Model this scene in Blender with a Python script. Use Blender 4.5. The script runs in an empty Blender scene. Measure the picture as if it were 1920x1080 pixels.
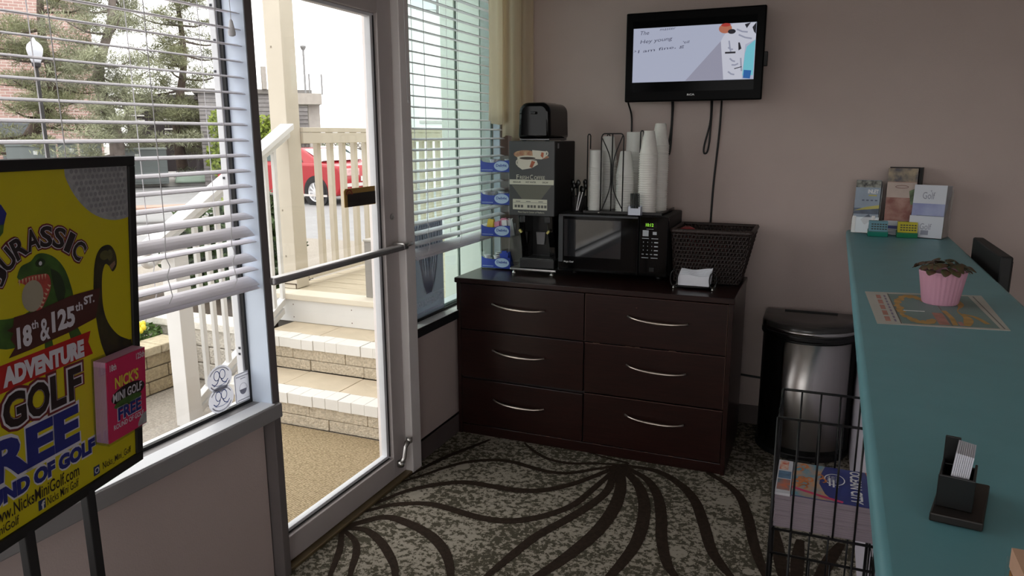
import bpy, bmesh, math, random
import numpy as np
from mathutils import Vector, Matrix
random.seed(7)
rng = np.random.default_rng(7)
S = bpy.context.scene
COL = S.collection
PI = math.pi

# ------------------------------------------------------------ camera, sky, exposure
cam = bpy.data.objects.new('camera', bpy.data.cameras.new('camera'))
COL.objects.link(cam)
f_px = 1385.0
vy = np.array([1553 - 960, 252 - 540, f_px]); vy /= np.linalg.norm(vy)
vx = np.array([960 + 2400, 540 - 266, -f_px]); vx /= np.linalg.norm(vx)
vz = np.cross(vx, vy); vz /= np.linalg.norm(vz)
vx = np.cross(vy, vz)
R = np.stack([vx, vy, vz], 1)
cam.matrix_world = Matrix(((R[0][0], -R[1][0], -R[2][0], 0), (R[0][1], -R[1][1], -R[2][1], 0),
                           (R[0][2], -R[1][2], -R[2][2], 1.5), (0, 0, 0, 1)))
cam.data.sensor_width = 36
cam.data.lens = 36 * f_px / 1920
cam.data.clip_start = 0.02
cam.data.clip_end = 400
S.camera = cam

SKY = 2.95
w = bpy.data.worlds.new('overcast_sky'); S.world = w; w.use_nodes = True
bg = w.node_tree.nodes['Background']
bg.inputs[0].default_value = (1.0, 0.985, 0.965, 1); bg.inputs[1].default_value = SKY
S.view_settings.view_transform = 'Standard'
S.view_settings.look = 'None'
S.view_settings.gamma = 1
S.view_settings.use_curve_mapping = False
S.view_settings.exposure = 0.0
S.cycles.max_bounces = 10
S.cycles.diffuse_bounces = 6
S.cycles.transparent_max_bounces = 24
S.cycles.caustics_reflective = False
S.cycles.caustics_refractive = False

# ------------------------------------------------------------ materials
def lin(c):
    return tuple(((v / 255) / 12.92 if v <= 10.3 else ((v / 255 + 0.055) / 1.055) ** 2.4) for v in c) + (1,)

MATS = {}
def M(name, rgb, rough=0.6, metal=0.0, var=0.0, vs=8.0, bump=0.0, bs=60.0, stretch=None, emit=0, rgb2=None, spec=None, trans=0):
    """rgb: sRGB 0-255 base colour; var: strength of noise mottling to rgb2 (default darker)"""
    if name in MATS: return MATS[name]
    m = bpy.data.materials.new(name); m.use_nodes = True
    nt = m.node_tree; b = nt.nodes['Principled BSDF']
    c = lin(rgb)
    b.inputs['Base Color'].default_value = c
    b.inputs['Roughness'].default_value = rough
    b.inputs['Metallic'].default_value = metal
    if spec is not None: b.inputs['Specular IOR Level'].default_value = spec
    if emit:
        b.inputs['Emission Color'].default_value = c; b.inputs['Emission Strength'].default_value = emit
        b.inputs['Base Color'].default_value = (0.01, 0.01, 0.01, 1)
    if trans: b.inputs['Transmission Weight'].default_value = trans
    if var or bump:
        tc = nt.nodes.new('ShaderNodeTexCoord'); mp = nt.nodes.new('ShaderNodeMapping')
        nt.links.new(tc.outputs['Object'], mp.inputs['Vector'])
        if stretch: mp.inputs['Scale'].default_value = stretch
        if var:
            n = nt.nodes.new('ShaderNodeTexNoise'); n.inputs['Scale'].default_value = vs; n.inputs['Detail'].default_value = 6
            nt.links.new(mp.outputs[0], n.inputs['Vector'])
            r = nt.nodes.new('ShaderNodeValToRGB')
            d = lin(rgb2) if rgb2 else tuple(v * (1 - var) for v in c[:3]) + (1,)
            r.color_ramp.elements[0].position = 0.35; r.color_ramp.elements[1].position = 0.65
            r.color_ramp.elements[0].color = d; r.color_ramp.elements[1].color = c
            nt.links.new(n.outputs['Fac'], r.inputs[0]); nt.links.new(r.outputs[0], b.inputs['Base Color'])
        if bump:
            n2 = nt.nodes.new('ShaderNodeTexNoise'); n2.inputs['Scale'].default_value = bs; n2.inputs['Detail'].default_value = 4
            nt.links.new(mp.outputs[0], n2.inputs['Vector'])
            bp = nt.nodes.new('ShaderNodeBump'); bp.inputs['Strength'].default_value = bump; bp.inputs['Distance'].default_value = 0.01
            nt.links.new(n2.outputs['Fac'], bp.inputs['Height']); nt.links.new(bp.outputs[0], b.inputs['Normal'])
    MATS[name] = m
    return m

def glass_mat(name, tint=(1, 1, 1), refl=1.0, rough=0.0):
    """thin architectural pane: clear transmission plus a fresnel reflection"""
    m = bpy.data.materials.new(name); m.use_nodes = True
    nt = m.node_tree; nt.nodes.clear()
    o = nt.nodes.new('ShaderNodeOutputMaterial'); mx = nt.nodes.new('ShaderNodeMixShader')
    t = nt.nodes.new('ShaderNodeBsdfTransparent'); t.inputs[0].default_value = tint + (1,)
    g = nt.nodes.new('ShaderNodeBsdfGlossy'); g.inputs['Roughness'].default_value = rough
    lw = nt.nodes.new('ShaderNodeLayerWeight'); lw.inputs[0].default_value = 0.5
    pw = nt.nodes.new('ShaderNodeMath'); pw.operation = 'POWER'; pw.inputs[1].default_value = 5
    mul = nt.nodes.new('ShaderNodeMath'); mul.operation = 'MULTIPLY_ADD'; mul.inputs[1].default_value = 0.9 * refl; mul.inputs[2].default_value = 0.035 * refl
    nt.links.new(lw.outputs['Facing'], pw.inputs[0]); nt.links.new(pw.outputs[0], mul.inputs[0]); nt.links.new(mul.outputs[0], mx.inputs[0])
    nt.links.new(t.outputs[0], mx.inputs[1]); nt.links.new(g.outputs[0], mx.inputs[2])
    nt.links.new(mx.outputs[0], o.inputs[0])
    return m

def sheer_mat(name, rgb, alpha, transl=0.5):
    m = bpy.data.materials.new(name); m.use_nodes = True
    nt = m.node_tree; nt.nodes.clear(); c = lin(rgb)
    o = nt.nodes.new('ShaderNodeOutputMaterial')
    d = nt.nodes.new('ShaderNodeBsdfDiffuse'); d.inputs[0].default_value = c
    t = nt.nodes.new('ShaderNodeBsdfTranslucent'); t.inputs[0].default_value = c
    p = nt.nodes.new('ShaderNodeBsdfTransparent')
    m1 = nt.nodes.new('ShaderNodeMixShader'); m1.inputs[0].default_value = transl
    m2 = nt.nodes.new('ShaderNodeMixShader'); m2.inputs[0].default_value = alpha
    nt.links.new(d.outputs[0], m1.inputs[1]); nt.links.new(t.outputs[0], m1.inputs[2])
    nt.links.new(p.outputs[0], m2.inputs[1]); nt.links.new(m1.outputs[0], m2.inputs[2])
    nt.links.new(m2.outputs[0], o.inputs[0])
    return m

# ------------------------------------------------------------ mesh builder and scene helpers
WM = {}
CH = {}
class MB:
    def __init__(s, M4=None):
        s.v = []; s.f = []; s.mi = []; s.M = M4; s.k = 0
    def add(s, vs, fs):
        b = len(s.v)
        if s.M is not None: vs = [tuple(s.M @ Vector(p)) for p in vs]
        s.v += [tuple(p) for p in vs]; s.f += [tuple(i + b for i in q) for q in fs]; s.mi += [s.k] * len(fs)
        return s
    def box(s, x0, x1, y0, y1, z0, z1, rot=None, piv=None):
        P = [(x, y, z) for z in (z0, z1) for x, y in ((x0, y0), (x1, y0), (x1, y1), (x0, y1))]
        if rot is not None:
            c = Vector(piv or ((x0 + x1) / 2, (y0 + y1) / 2, (z0 + z1) / 2))
            P = [tuple(c + rot @ (Vector(p) - c)) for p in P]
        return s.add(P, [(0, 3, 2, 1), (4, 5, 6, 7), (0, 1, 5, 4), (1, 2, 6, 5), (2, 3, 7, 6), (3, 0, 4, 7)])
    def hexa(s, bot, top):
        return s.add(list(bot) + list(top), [(0, 3, 2, 1), (4, 5, 6, 7), (0, 1, 5, 4), (1, 2, 6, 5), (2, 3, 7, 6), (3, 0, 4, 7)])
    def quad(s, a, b, c, d): return s.add([a, b, c, d], [(0, 1, 2, 3)])
    def poly(s, pts): return s.add(pts, [tuple(range(len(pts)))])
    def prism(s, pts, ext):
        """extrude polygon pts (3D, ordered) by vector ext"""
        n = len(pts); e = Vector(ext)
        vs = [tuple(p) for p in pts] + [tuple(Vector(p) + e) for p in pts]
        return s.add(vs, [tuple(reversed(range(n))), tuple(range(n, 2 * n))] + [(i, (i + 1) % n, n + (i + 1) % n, n + i) for i in range(n)])
    def tube(s, pts, r, n=8, closed=False, caps=True):
        P = [Vector(p) for p in pts]; m = len(P)
        rs = r if isinstance(r, (list, tuple)) else [r] * m
        vs = []; fs = []; prev = None
        for i, p in enumerate(P):
            if closed: t = P[(i + 1) % m] - P[i - 1]
            else: t = P[min(i + 1, m - 1)] - P[max(i - 1, 0)]
            if t.length < 1e-9: t = Vector((0, 0, 1))
            t.normalize()
            if prev is None:
                a = Vector((0, 0, 1)) if abs(t.z) < 0.9 else Vector((1, 0, 0))
                u = t.cross(a).normalized()
            else:
                u = (prev - t * prev.dot(t))
                if u.length < 1e-6: u = t.orthogonal()
                u.normalize()
            prev = u; v = t.cross(u)
            for k in range(n):
                a = 2 * PI * k / n
                vs.append(tuple(p + (u * math.cos(a) + v * math.sin(a)) * rs[i]))
        for i in range(m if closed else m - 1):
            j = (i + 1) % m
            for k in range(n):
                fs.append((i * n + k, i * n + (k + 1) % n, j * n + (k + 1) % n, j * n + k))
        if caps and not closed:
            fs.append(tuple(reversed(range(n)))); fs.append(tuple((m - 1) * n + k for k in range(n)))
        return s.add(vs, fs)
    def lathe(s, prof, c=(0, 0, 0), n=24, a0=0, a1=2 * PI, sx=1, sy=1):
        """prof: list of (r, z)"""
        full = abs(a1 - a0 - 2 * PI) < 1e-6
        k = n if full else n + 1; vs = []; fs = []
        for r, z in prof:
            for i in range(k):
                a = a0 + (a1 - a0) * i / n
                vs.append((c[0] + r * math.cos(a) * sx, c[1] + r * math.sin(a) * sy, c[2] + z))
        for j in range(len(prof) - 1):
            for i in range(n):
                i2 = (i + 1) % k
                fs.append((j * k + i, j * k + i2, (j + 1) * k + i2, (j + 1) * k + i))
        if prof[0][0] > 1e-6: fs.append(tuple(reversed(range(k))))
        if prof[-1][0] > 1e-6: fs.append(tuple((len(prof) - 1) * k + i for i in range(k)))
        return s.add(vs, fs)
    def ball(s, c, r, n=12, m=8, sc=(1, 1, 1)):
        prof = [(max(math.sin(PI * j / m), 0) * r, -math.cos(PI * j / m) * r * sc[2]) for j in range(m + 1)]
        prof[0] = (1e-7, prof[0][1]); prof[-1] = (1e-7, prof[-1][1])
        return s.lathe(prof, c, n, sx=sc[0], sy=sc[1])
    def grid(s, fn, nu, nv, closed_u=False):
        vs = [fn(i / nu, j / nv) for j in range(nv + 1) for i in range(nu + 1)]
        fs = [(j * (nu + 1) + i, j * (nu + 1) + i + 1, (j + 1) * (nu + 1) + i + 1, (j + 1) * (nu + 1) + i) for j in range(nv) for i in range(nu)]
        return s.add(vs, fs)
    def build(s, name, mat, parent=None, smooth=False, bevel=0, seg=2, **props):
        me = bpy.data.meshes.new(name)
        vs = s.v
        Wm = Matrix.Identity(4)
        if parent is not None:
            Wm = WM[parent.name]
            inv = Wm.inverted(); vs = [tuple(inv @ Vector(p)) for p in vs]
        me.from_pydata(vs, [], s.f); me.validate()
        for q in (mat if isinstance(mat, (list, tuple)) else [mat]): me.materials.append(q)
        if s.k:
            me.polygons.foreach_set('material_index', s.mi[:len(me.polygons)])
        if smooth: me.shade_smooth()
        o = bpy.data.objects.new(name, me); COL.objects.link(o)
        WM[o.name] = Wm
        if parent is not None:
            o.parent = parent; CH.setdefault(parent.name, []).append(o)
        if bevel:
            b = o.modifiers.new('bevel', 'BEVEL'); b.width = bevel; b.segments = seg; b.limit_method = 'ANGLE'; b.angle_limit = 0.7
            b.harden_normals = False
        if smooth and (bevel or smooth == 2):
            try: me.set_sharp_from_angle(angle=0.7)
            except Exception: pass
        for k, v in props.items(): o[k] = v
        return o

def thing(name, label, cat, loc=(0, 0, 0), group=None):
    o = bpy.data.objects.new(name, None); COL.objects.link(o); o.location = loc
    o.empty_display_size = 0.05
    WM[o.name] = Matrix.Translation(loc)
    o['label'] = label; o['category'] = cat
    if group: o['group'] = group
    return o
def tag(o, label, cat, group=None):
    o['label'] = label; o['category'] = cat
    if group: o['group'] = group
    return o
def struct(name, loc=(0, 0, 0)):
    o = bpy.data.objects.new(name, None); COL.objects.link(o); o.location = loc
    WM[o.name] = Matrix.Translation(loc); o['kind'] = 'structure'
    return o
def copy_tree(o, loc=None, label=None):
    """a thing, its parts and their sub-parts"""
    c = o.copy(); COL.objects.link(c)
    if loc is not None: c.location = loc
    if label: c['label'] = label
    for ch in CH.get(o.name, []):
        d = ch.copy(); COL.objects.link(d); d.parent = c
        for g in CH.get(ch.name, []):
            e = g.copy(); COL.objects.link(e); e.parent = d
    return c
def clone(o, offset, parent):
    c = o.copy(); COL.objects.link(c); c.parent = parent; CH.setdefault(parent.name, []).append(c)
    c.location = Vector(o.location) + Vector(offset); WM[c.name] = WM[o.name] if o.name in WM else Matrix.Identity(4)
    return c

def frame(o, r, u):
    """matrix for a flat face: columns right, up, normal, origin"""
    r = Vector(r).normalized(); u = Vector(u); u = (u - r * u.dot(r)).normalized(); n = r.cross(u)
    m = Matrix((r, u, n)).transposed().to_4x4(); m.translation = Vector(o); return m

TXT = {}
def text_geo(s, off):
    k = (s, off)
    if k in TXT: return TXT[k]
    cu = bpy.data.curves.new('t', 'FONT'); cu.body = s; cu.size = 1; cu.offset = off; cu.resolution_u = 3; cu.fill_mode = 'FRONT'
    ob = bpy.data.objects.new('t', cu); COL.objects.link(ob)
    me = bpy.data.meshes.new_from_object(ob)
    V = [tuple(v.co) for v in me.vertices]; F = [tuple(p.vertices) for p in me.polygons]
    bpy.data.objects.remove(ob); bpy.data.meshes.remove(me); bpy.data.curves.remove(cu)
    TXT[k] = (V, F); return TXT[k]
def text(name, s, F4, x0, x1, y0, y1, mat, parent, d=0.0006, off=0.0, rot=0.0, grow=0.0, fn=None, mirror=False, mb=None, shear=0):
    """flat lettering fitted to the box x0..x1, y0..y1 of face F4 (d above it)"""
    V, Fc = text_geo(s, off)
    xs = [v[0] for v in V]; ys = [v[1] for v in V]
    ax, bx, ay, by = min(xs), max(xs), min(ys), max(ys)
    out = []
    c, sn = math.cos(rot), math.sin(rot)
    w_, h_ = x1 - x0, y1 - y0
    for v in V:
        a = (v[0] - ax) / (bx - ax); b = (v[1] - ay) / max(by - ay, 1e-6)
        if mirror: a = 1 - a
        px = a * w_ - w_ / 2 + shear * (b - .5) * h_; py = b * h_ - h_ / 2
        if fn: px, py = fn(a, b)
        else: px, py = x0 + w_ / 2 + px * c - py * sn, y0 + h_ / 2 + px * sn + py * c
        out.append((px, py, d))
    if mirror: Fc = [tuple(reversed(q)) for q in Fc]
    m = mb or MB(F4)
    m.add(out, Fc)
    if mb: return None
    return m.build(name, mat, parent)

def blob(cx, cy, rx, ry, n=20, a0=0, a1=2 * PI, d=0.0004, rot=0):
    P = []
    for i in range(n if abs(a1 - a0 - 2 * PI) < 1e-6 else n + 1):
        a = a0 + (a1 - a0) * i / n; x, y = rx * math.cos(a), ry * math.sin(a)
        P.append((cx + x * math.cos(rot) - y * math.sin(rot), cy + x * math.sin(rot) + y * math.cos(rot), d))
    return P
def spline(pts, n=8):
    out = []; m = len(pts)
    P = [Vector(p) for p in pts]
    for i in range(m - 1):
        p0, p1, p2, p3 = P[max(i - 1, 0)], P[i], P[i + 1], P[min(i + 2, m - 1)]
        for k in range(n):
            t = k / n
            out.append(0.5 * ((2 * p1) + (p2 - p0) * t + (2 * p0 - 5 * p1 + 4 * p2 - p3) * t * t + (3 * p1 - p0 - 3 * p2 + p3) * t ** 3))
    out.append(P[-1]); return out
def ribbon(mb, pts, wd, d=0.0005):
    """flat strip through 2D points with half widths wd(t)"""
    P = [Vector((p[0], p[1])) for p in pts]; m = len(P); vs = []; fs = []
    for i in range(m):
        t = (P[min(i + 1, m - 1)] - P[max(i - 1, 0)]).normalized(); nrm = Vector((-t.y, t.x)); h = wd(i / (m - 1)) if callable(wd) else wd
        a = P[i] + nrm * h; b = P[i] - nrm * h
        vs += [(a.x, a.y, d), (b.x, b.y, d)]
        if i: fs.append((2 * i - 2, 2 * i - 1, 2 * i + 1, 2 * i))
    mb.add(vs, fs)

# ------------------------------------------------------------ shared materials
wallm = M('mauve_wall', (196, 179, 173), 0.85, var=0.06, vs=3, bump=0.12, bs=180)
ceilm = M('ceiling_white', (215, 212, 205), 0.9, var=.05, vs=5)
alum = M('painted_aluminium', (240, 234, 232), 0.45, 0.05, var=0.04, vs=6)
alumd = M('dark_aluminium', (196, 187, 185), 0.5, 0.05, var=0.06, vs=6)
alumw = M('white_aluminium', (226, 228, 232), 0.45, var=0.04, vs=10)
postd = M('post_dark', (112, 105, 104), .5, .1, var=.08)
gasket = M('black_gasket', (22, 23, 26), 0.6, var=.1)
chrome = M('brushed_metal', (205, 203, 200), 0.28, 1.0, var=.05, vs=30)
black = M('black_plastic', (10, 10, 11), 0.32, var=0.1, vs=12)
blackm = M('matt_black', (17, 16, 17), 0.6, var=0.1, vs=12)
gloss = M('gloss_black', (7, 7, 8), 0.07, var=0.1, vs=10, spec=.25)
wire = M('black_wire', (12, 12, 13), 0.4, 0.3, var=.1)
white = M('white_print', (232, 232, 232), 0.5, var=.02)
ink = M('black_ink', (20, 18, 20), 0.6, var=.05)
cream = M('cream_paint', (204, 196, 180), 0.6, var=0.05, vs=7, bump=0.05, bs=40)
wpaint = M('white_paint', (224, 224, 222), 0.5, var=0.04, vs=7)
pane = glass_mat('clear_pane')
pane_green = glass_mat('green_tinted_pane', (0.86, 0.95, 0.93))
acrylic = glass_mat('clear_acrylic', (0.93, 0.95, 0.95), 1.3, .03)
wood = M('espresso_wood', (41, 19, 16), 0.28, var=0.45, vs=9, stretch=(1.2, 6, 14), bump=0.03, bs=40, spec=.4)

# ============================================================ THE ROOM
XW, YB = -1.66, 3.9
o = MB().box(-1.66, 3.3, -2.4, YB, -0.12, 0).build('floor', M('carpet_base', (96, 92, 80)), kind='structure')
# carpet: mottled olive and grey leaf-like speckle
cm = bpy.data.materials.new('speckled_carpet'); cm.use_nodes = True
nt = cm.node_tree; b = nt.nodes['Principled BSDF']; b.inputs['Roughness'].default_value = 0.95; b.inputs['Specular IOR Level'].default_value = 0.1
tc = nt.nodes.new('ShaderNodeTexCoord')
n1 = nt.nodes.new('ShaderNodeTexNoise'); n1.inputs['Scale'].default_value = 40; n1.inputs['Detail'].default_value = 4; n1.inputs['Roughness'].default_value = 0.75; n1.inputs['Distortion'].default_value = 0.25
n2 = nt.nodes.new('ShaderNodeTexNoise'); n2.inputs['Scale'].default_value = 4.5; n2.inputs['Detail'].default_value = 2
ad = nt.nodes.new('ShaderNodeMath'); ad.operation = 'MULTIPLY_ADD'; ad.inputs[1].default_value = 0.28
vo = nt.nodes.new('ShaderNodeTexVoronoi'); vo.inputs['Scale'].default_value = 5.0; vo.inputs['Randomness'].default_value = 0.9
di = nt.nodes.new('ShaderNodeValToRGB'); di.color_ramp.interpolation = 'CONSTANT'
di.color_ramp.elements[0].color = (.14, .14, .14, 1); di.color_ramp.elements[1].position = 0.17; di.color_ramp.elements[1].color = (0, 0, 0, 1)
ad2 = nt.nodes.new('ShaderNodeMath'); ad2.operation = 'ADD'
rp = nt.nodes.new('ShaderNodeValToRGB'); e = rp.color_ramp.elements
e[0].position = 0.625; e[0].color = lin((74, 70, 58)); e[1].position = 0.655; e[1].color = lin((140, 133, 120))
e2 = e.new(0.74); e2.color = lin((152, 145, 132))
for q in (n1, n2, vo): nt.links.new(tc.outputs['Object'], q.inputs['Vector'])
nt.links.new(n2.outputs['Fac'], ad.inputs[0]); nt.links.new(n1.outputs['Fac'], ad.inputs[2])
nt.links.new(vo.outputs['Distance'], di.inputs[0])
nt.links.new(ad.outputs[0], ad2.inputs[0]); nt.links.new(di.outputs[0], ad2.inputs[1])
nt.links.new(ad2.outputs[0], rp.inputs[0]); nt.links.new(rp.outputs[0], b.inputs['Base Color'])
n3 = nt.nodes.new('ShaderNodeTexNoise'); n3.inputs['Scale'].default_value = 300
bp = nt.nodes.new('ShaderNodeBump'); bp.inputs['Strength'].default_value = 0.4; bp.inputs['Distance'].default_value = .005
nt.links.new(tc.outputs['Object'], n3.inputs['Vector']); nt.links.new(n3.outputs['Fac'], bp.inputs['Height']); nt.links.new(bp.outputs[0], b.inputs['Normal'])
o.data.materials[0] = cm
WM[o.name] = Matrix.Identity(4)
FLOOR = o
swirlm = M('dark_brown_carpet', (52, 42, 34), 0.95, var=0.3, vs=60, bump=.3, bs=300, spec=.1)
SW = [
    ([(-1.456, 3.172), (-1.502, 3.059), (-1.558, 2.924), (-1.601, 2.777), (-1.628, 2.661)], 0.012),
    ([(-0.772, 3.135), (-0.89, 3.107), (-1.0, 3.062), (-1.105, 3.07), (-1.206, 3.132), (-1.28, 3.2)], 0.011),
    ([(-0.772, 3.135), (-0.872, 3.048), (-0.968, 2.966), (-1.058, 2.943), (-1.151, 2.956), (-1.248, 2.975), (-1.346, 2.959), (-1.448, 2.893), (-1.511, 2.808), (-1.56, 2.714), (-1.628, 2.594)], 0.014),
    ([(-0.772, 3.135), (-0.868, 2.954), (-0.948, 2.834), (-1.037, 2.754), (-1.13, 2.721), (-1.237, 2.715), (-1.356, 2.706), (-1.454, 2.652), (-1.536, 2.569), (-1.582, 2.497), (-1.628, 2.377)], 0.018),
    ([(-0.772, 3.135), (-0.821, 2.873), (-0.857, 2.699), (-0.926, 2.579), (-0.997, 2.506), (-1.078, 2.462), (-1.185, 2.451), (-1.308, 2.467), (-1.407, 2.473), (-1.489, 2.446), (-1.561, 2.402), (-1.598, 2.355), (-1.64, 2.3)], 0.018),
    ([(-0.768, 3.13), (-0.781, 3.065), (-0.763, 2.872), (-0.795, 2.713), (-0.847, 2.568), (-0.909, 2.418), (-0.941, 2.289), (-0.96, 2.191), (-0.978, 2.099), (-0.996, 1.973)], 0.018),
    ([(-0.768, 3.13), (-0.759, 3.074), (-0.712, 2.893), (-0.696, 2.708), (-0.709, 2.53), (-0.743, 2.38), (-0.78, 2.257), (-0.814, 2.167), (-0.854, 2.032)], 0.024),
    ([(-0.768, 3.13), (-0.738, 3.083), (-0.652, 2.969), (-0.592, 2.82), (-0.56, 2.654), (-0.551, 2.497), (-0.565, 2.363), (-0.584, 2.261), (-0.606, 2.119)], 0.022),
    ([(-0.772, 3.135), (-0.635, 3.042), (-0.555, 2.907), (-0.505, 2.742), (-0.468, 2.57), (-0.421, 2.422), (-0.378, 2.347), (-0.302, 2.245)], 0.02),
    ([(-0.772, 3.135), (-0.609, 3.136), (-0.489, 3.049), (-0.402, 2.922), (-0.339, 2.745), (-0.285, 2.569), (-0.231, 2.466), (-0.199, 2.42), (-0.13, 2.316)], 0.02),
    ([(-0.392, 3.211), (-0.298, 3.128), (-0.227, 3.018), (-0.18, 2.853), (-0.146, 2.683), (-0.107, 2.535), (-0.065, 2.42), (-0.002, 2.296)], 0.018),
    ([(-0.772, 3.135), (-0.747, 3.166), (-0.811, 3.179), (-0.883, 3.192), (-0.991, 3.23)], 0.008),
    ([(-1.636, 2.17), (-1.535, 2.304), (-1.416, 2.302), (-1.285, 2.253), (-1.188, 2.178), (-1.125, 2.097), (-1.071, 2.004)], 0.02),
    ([(-1.636, 2.17), (-1.547, 2.195), (-1.446, 2.147), (-1.355, 2.072), (-1.297, 2.009), (-1.232, 1.906)], 0.016),
    ([(-1.636, 2.17), (-1.534, 2.111), (-1.48, 2.039), (-1.442, 1.958), (-1.396, 1.87)], 0.012),
    ([(-1.636, 2.17), (-1.564, 2.06), (-1.52, 1.969), (-1.465, 1.841)], 0.011),
    ([(-0.077, 2.802), (-0.055, 2.655), (-0.028, 2.491), (0.016, 2.324)], 0.02),
    ([(0.017, 2.761), (0.013, 2.628), (0.013, 2.508), (0.008, 2.321)], 0.02),
    ([(0.16, 2.791), (0.124, 2.674), (0.091, 2.54), (0.053, 2.369)], 0.02),
]
m = MB(); F0 = frame((0, 0, .0), (1, 0, 0), (0, 1, 0))
for i, (P, hw) in enumerate(SW):
    ribbon(m, [(q.x, q.y) for q in spline([(a, b_, 0) for a, b_ in P], 8)], lambda u, hw=hw: hw * 1.15 * (.35 + .65 * math.sin(PI * min(max(u * .85 + .12, 0), 1))), .0012 + i * .00002)
m.build('carpet_swirl', swirlm, FLOOR)
MB().box(-1.8, 3.4, -2.5, YB + .12, 2.6, 2.75).build('ceiling', ceilm, kind='structure')
MB().box(-1.8, 3.4, YB, YB + .12, 0, 2.6).build('wall_back', wallm, kind='structure')
MB().box(3.3, 3.4, -2.4, YB, 0, 2.6).build('wall_right', wallm, kind='structure')
wf = MB()                                             # unseen wall behind the camera; wide opening added to let in more skylight
wf.box(-1.8, 3.4, -2.5, -2.4, 0, .55).box(-1.8, 3.4, -2.5, -2.4, 2.42, 2.6).box(-1.8, -1.6, -2.5, -2.4, .55, 2.42).box(3.1, 3.4, -2.5, -2.4, .55, 2.42)
wf.build('wall_front', wallm, kind='structure')
wl = MB()
wl.box(-1.80, XW, -2.4, 1.812, 0, .585).box(-1.80, XW, -2.4, .12, .585, 2.6).box(-1.80, XW, .12, 3.9, 2.38, 2.6)
wl.box(-1.80, XW, 2.797, 3.9, 0, .60).box(-1.80, XW, 3.80, 3.9, .6, 2.38)
wl.build('wall_left', wallm, kind='structure')
basem = M('brown_baseboard', (96, 86, 84), 0.6, var=.1)
MB().box(XW, XW + .012, 2.80, 3.9, 0, .10).box(XW, XW + .016, 2.80, 3.9, .085, .10).build('baseboard_left', basem, kind='structure')
MB().box(XW + .02, 3.3, YB - .012, YB, 0, .10).build('baseboard_back', basem, kind='structure')

# ---- window 1 (long window beside the door)
W1 = struct('window_1', (-1.66, 1.0, .585))
Y1 = .12
sillm = M('sill_grey', (150, 147, 147), .45, .1, var=.06)
s1 = MB().box(-1.705, -1.600, Y1 - .02, 1.842, .588, .638).build('window_sill', sillm, W1, bevel=.004)
MB().box(-1.662, -1.604, Y1, 1.813, .6375, .6415).build('sill_cap', alumw, W1, bevel=.001)
lin_ = M('cool_white_lining', (214, 226, 242), .5, var=.03)
MB().box(-1.70, -1.6185, 1.8135, 1.8175, .638, 2.38).build('jamb_lining', lin_, W1)
MB().box(-1.712, -1.698, 1.806, 1.814, .638, 2.38).box(-1.712, -1.698, Y1, 1.806, .638, .648).build('gasket', gasket, W1)
fr = MB().box(-1.738, -1.713, 1.798, 1.83, .60, 2.38).box(-1.738, -1.713, Y1, 1.798, .60, .645).box(-1.775, -1.713, Y1, Y1 + .05, .645, 2.38).box(-1.775, -1.713, Y1, 1.798, 2.33, 2.38)
fr.build('window_frame', alumw, W1, bevel=.003)
sc = MB()
for zz in (.80, .82, 1.37, 1.69, 1.78, 1.88, 1.95):
    sc.box(-1.728 + .004 * math.sin(zz * 40), -1.721 + .004 * math.sin(zz * 40), 1.7955, 1.798, zz, zz + .007)
sc.build('frame_screws', gasket, W1)
MB().box(-1.707, -1.704, Y1 + .03, 1.812, .642, 2.36).build('glass_pane', pane, W1)
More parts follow.
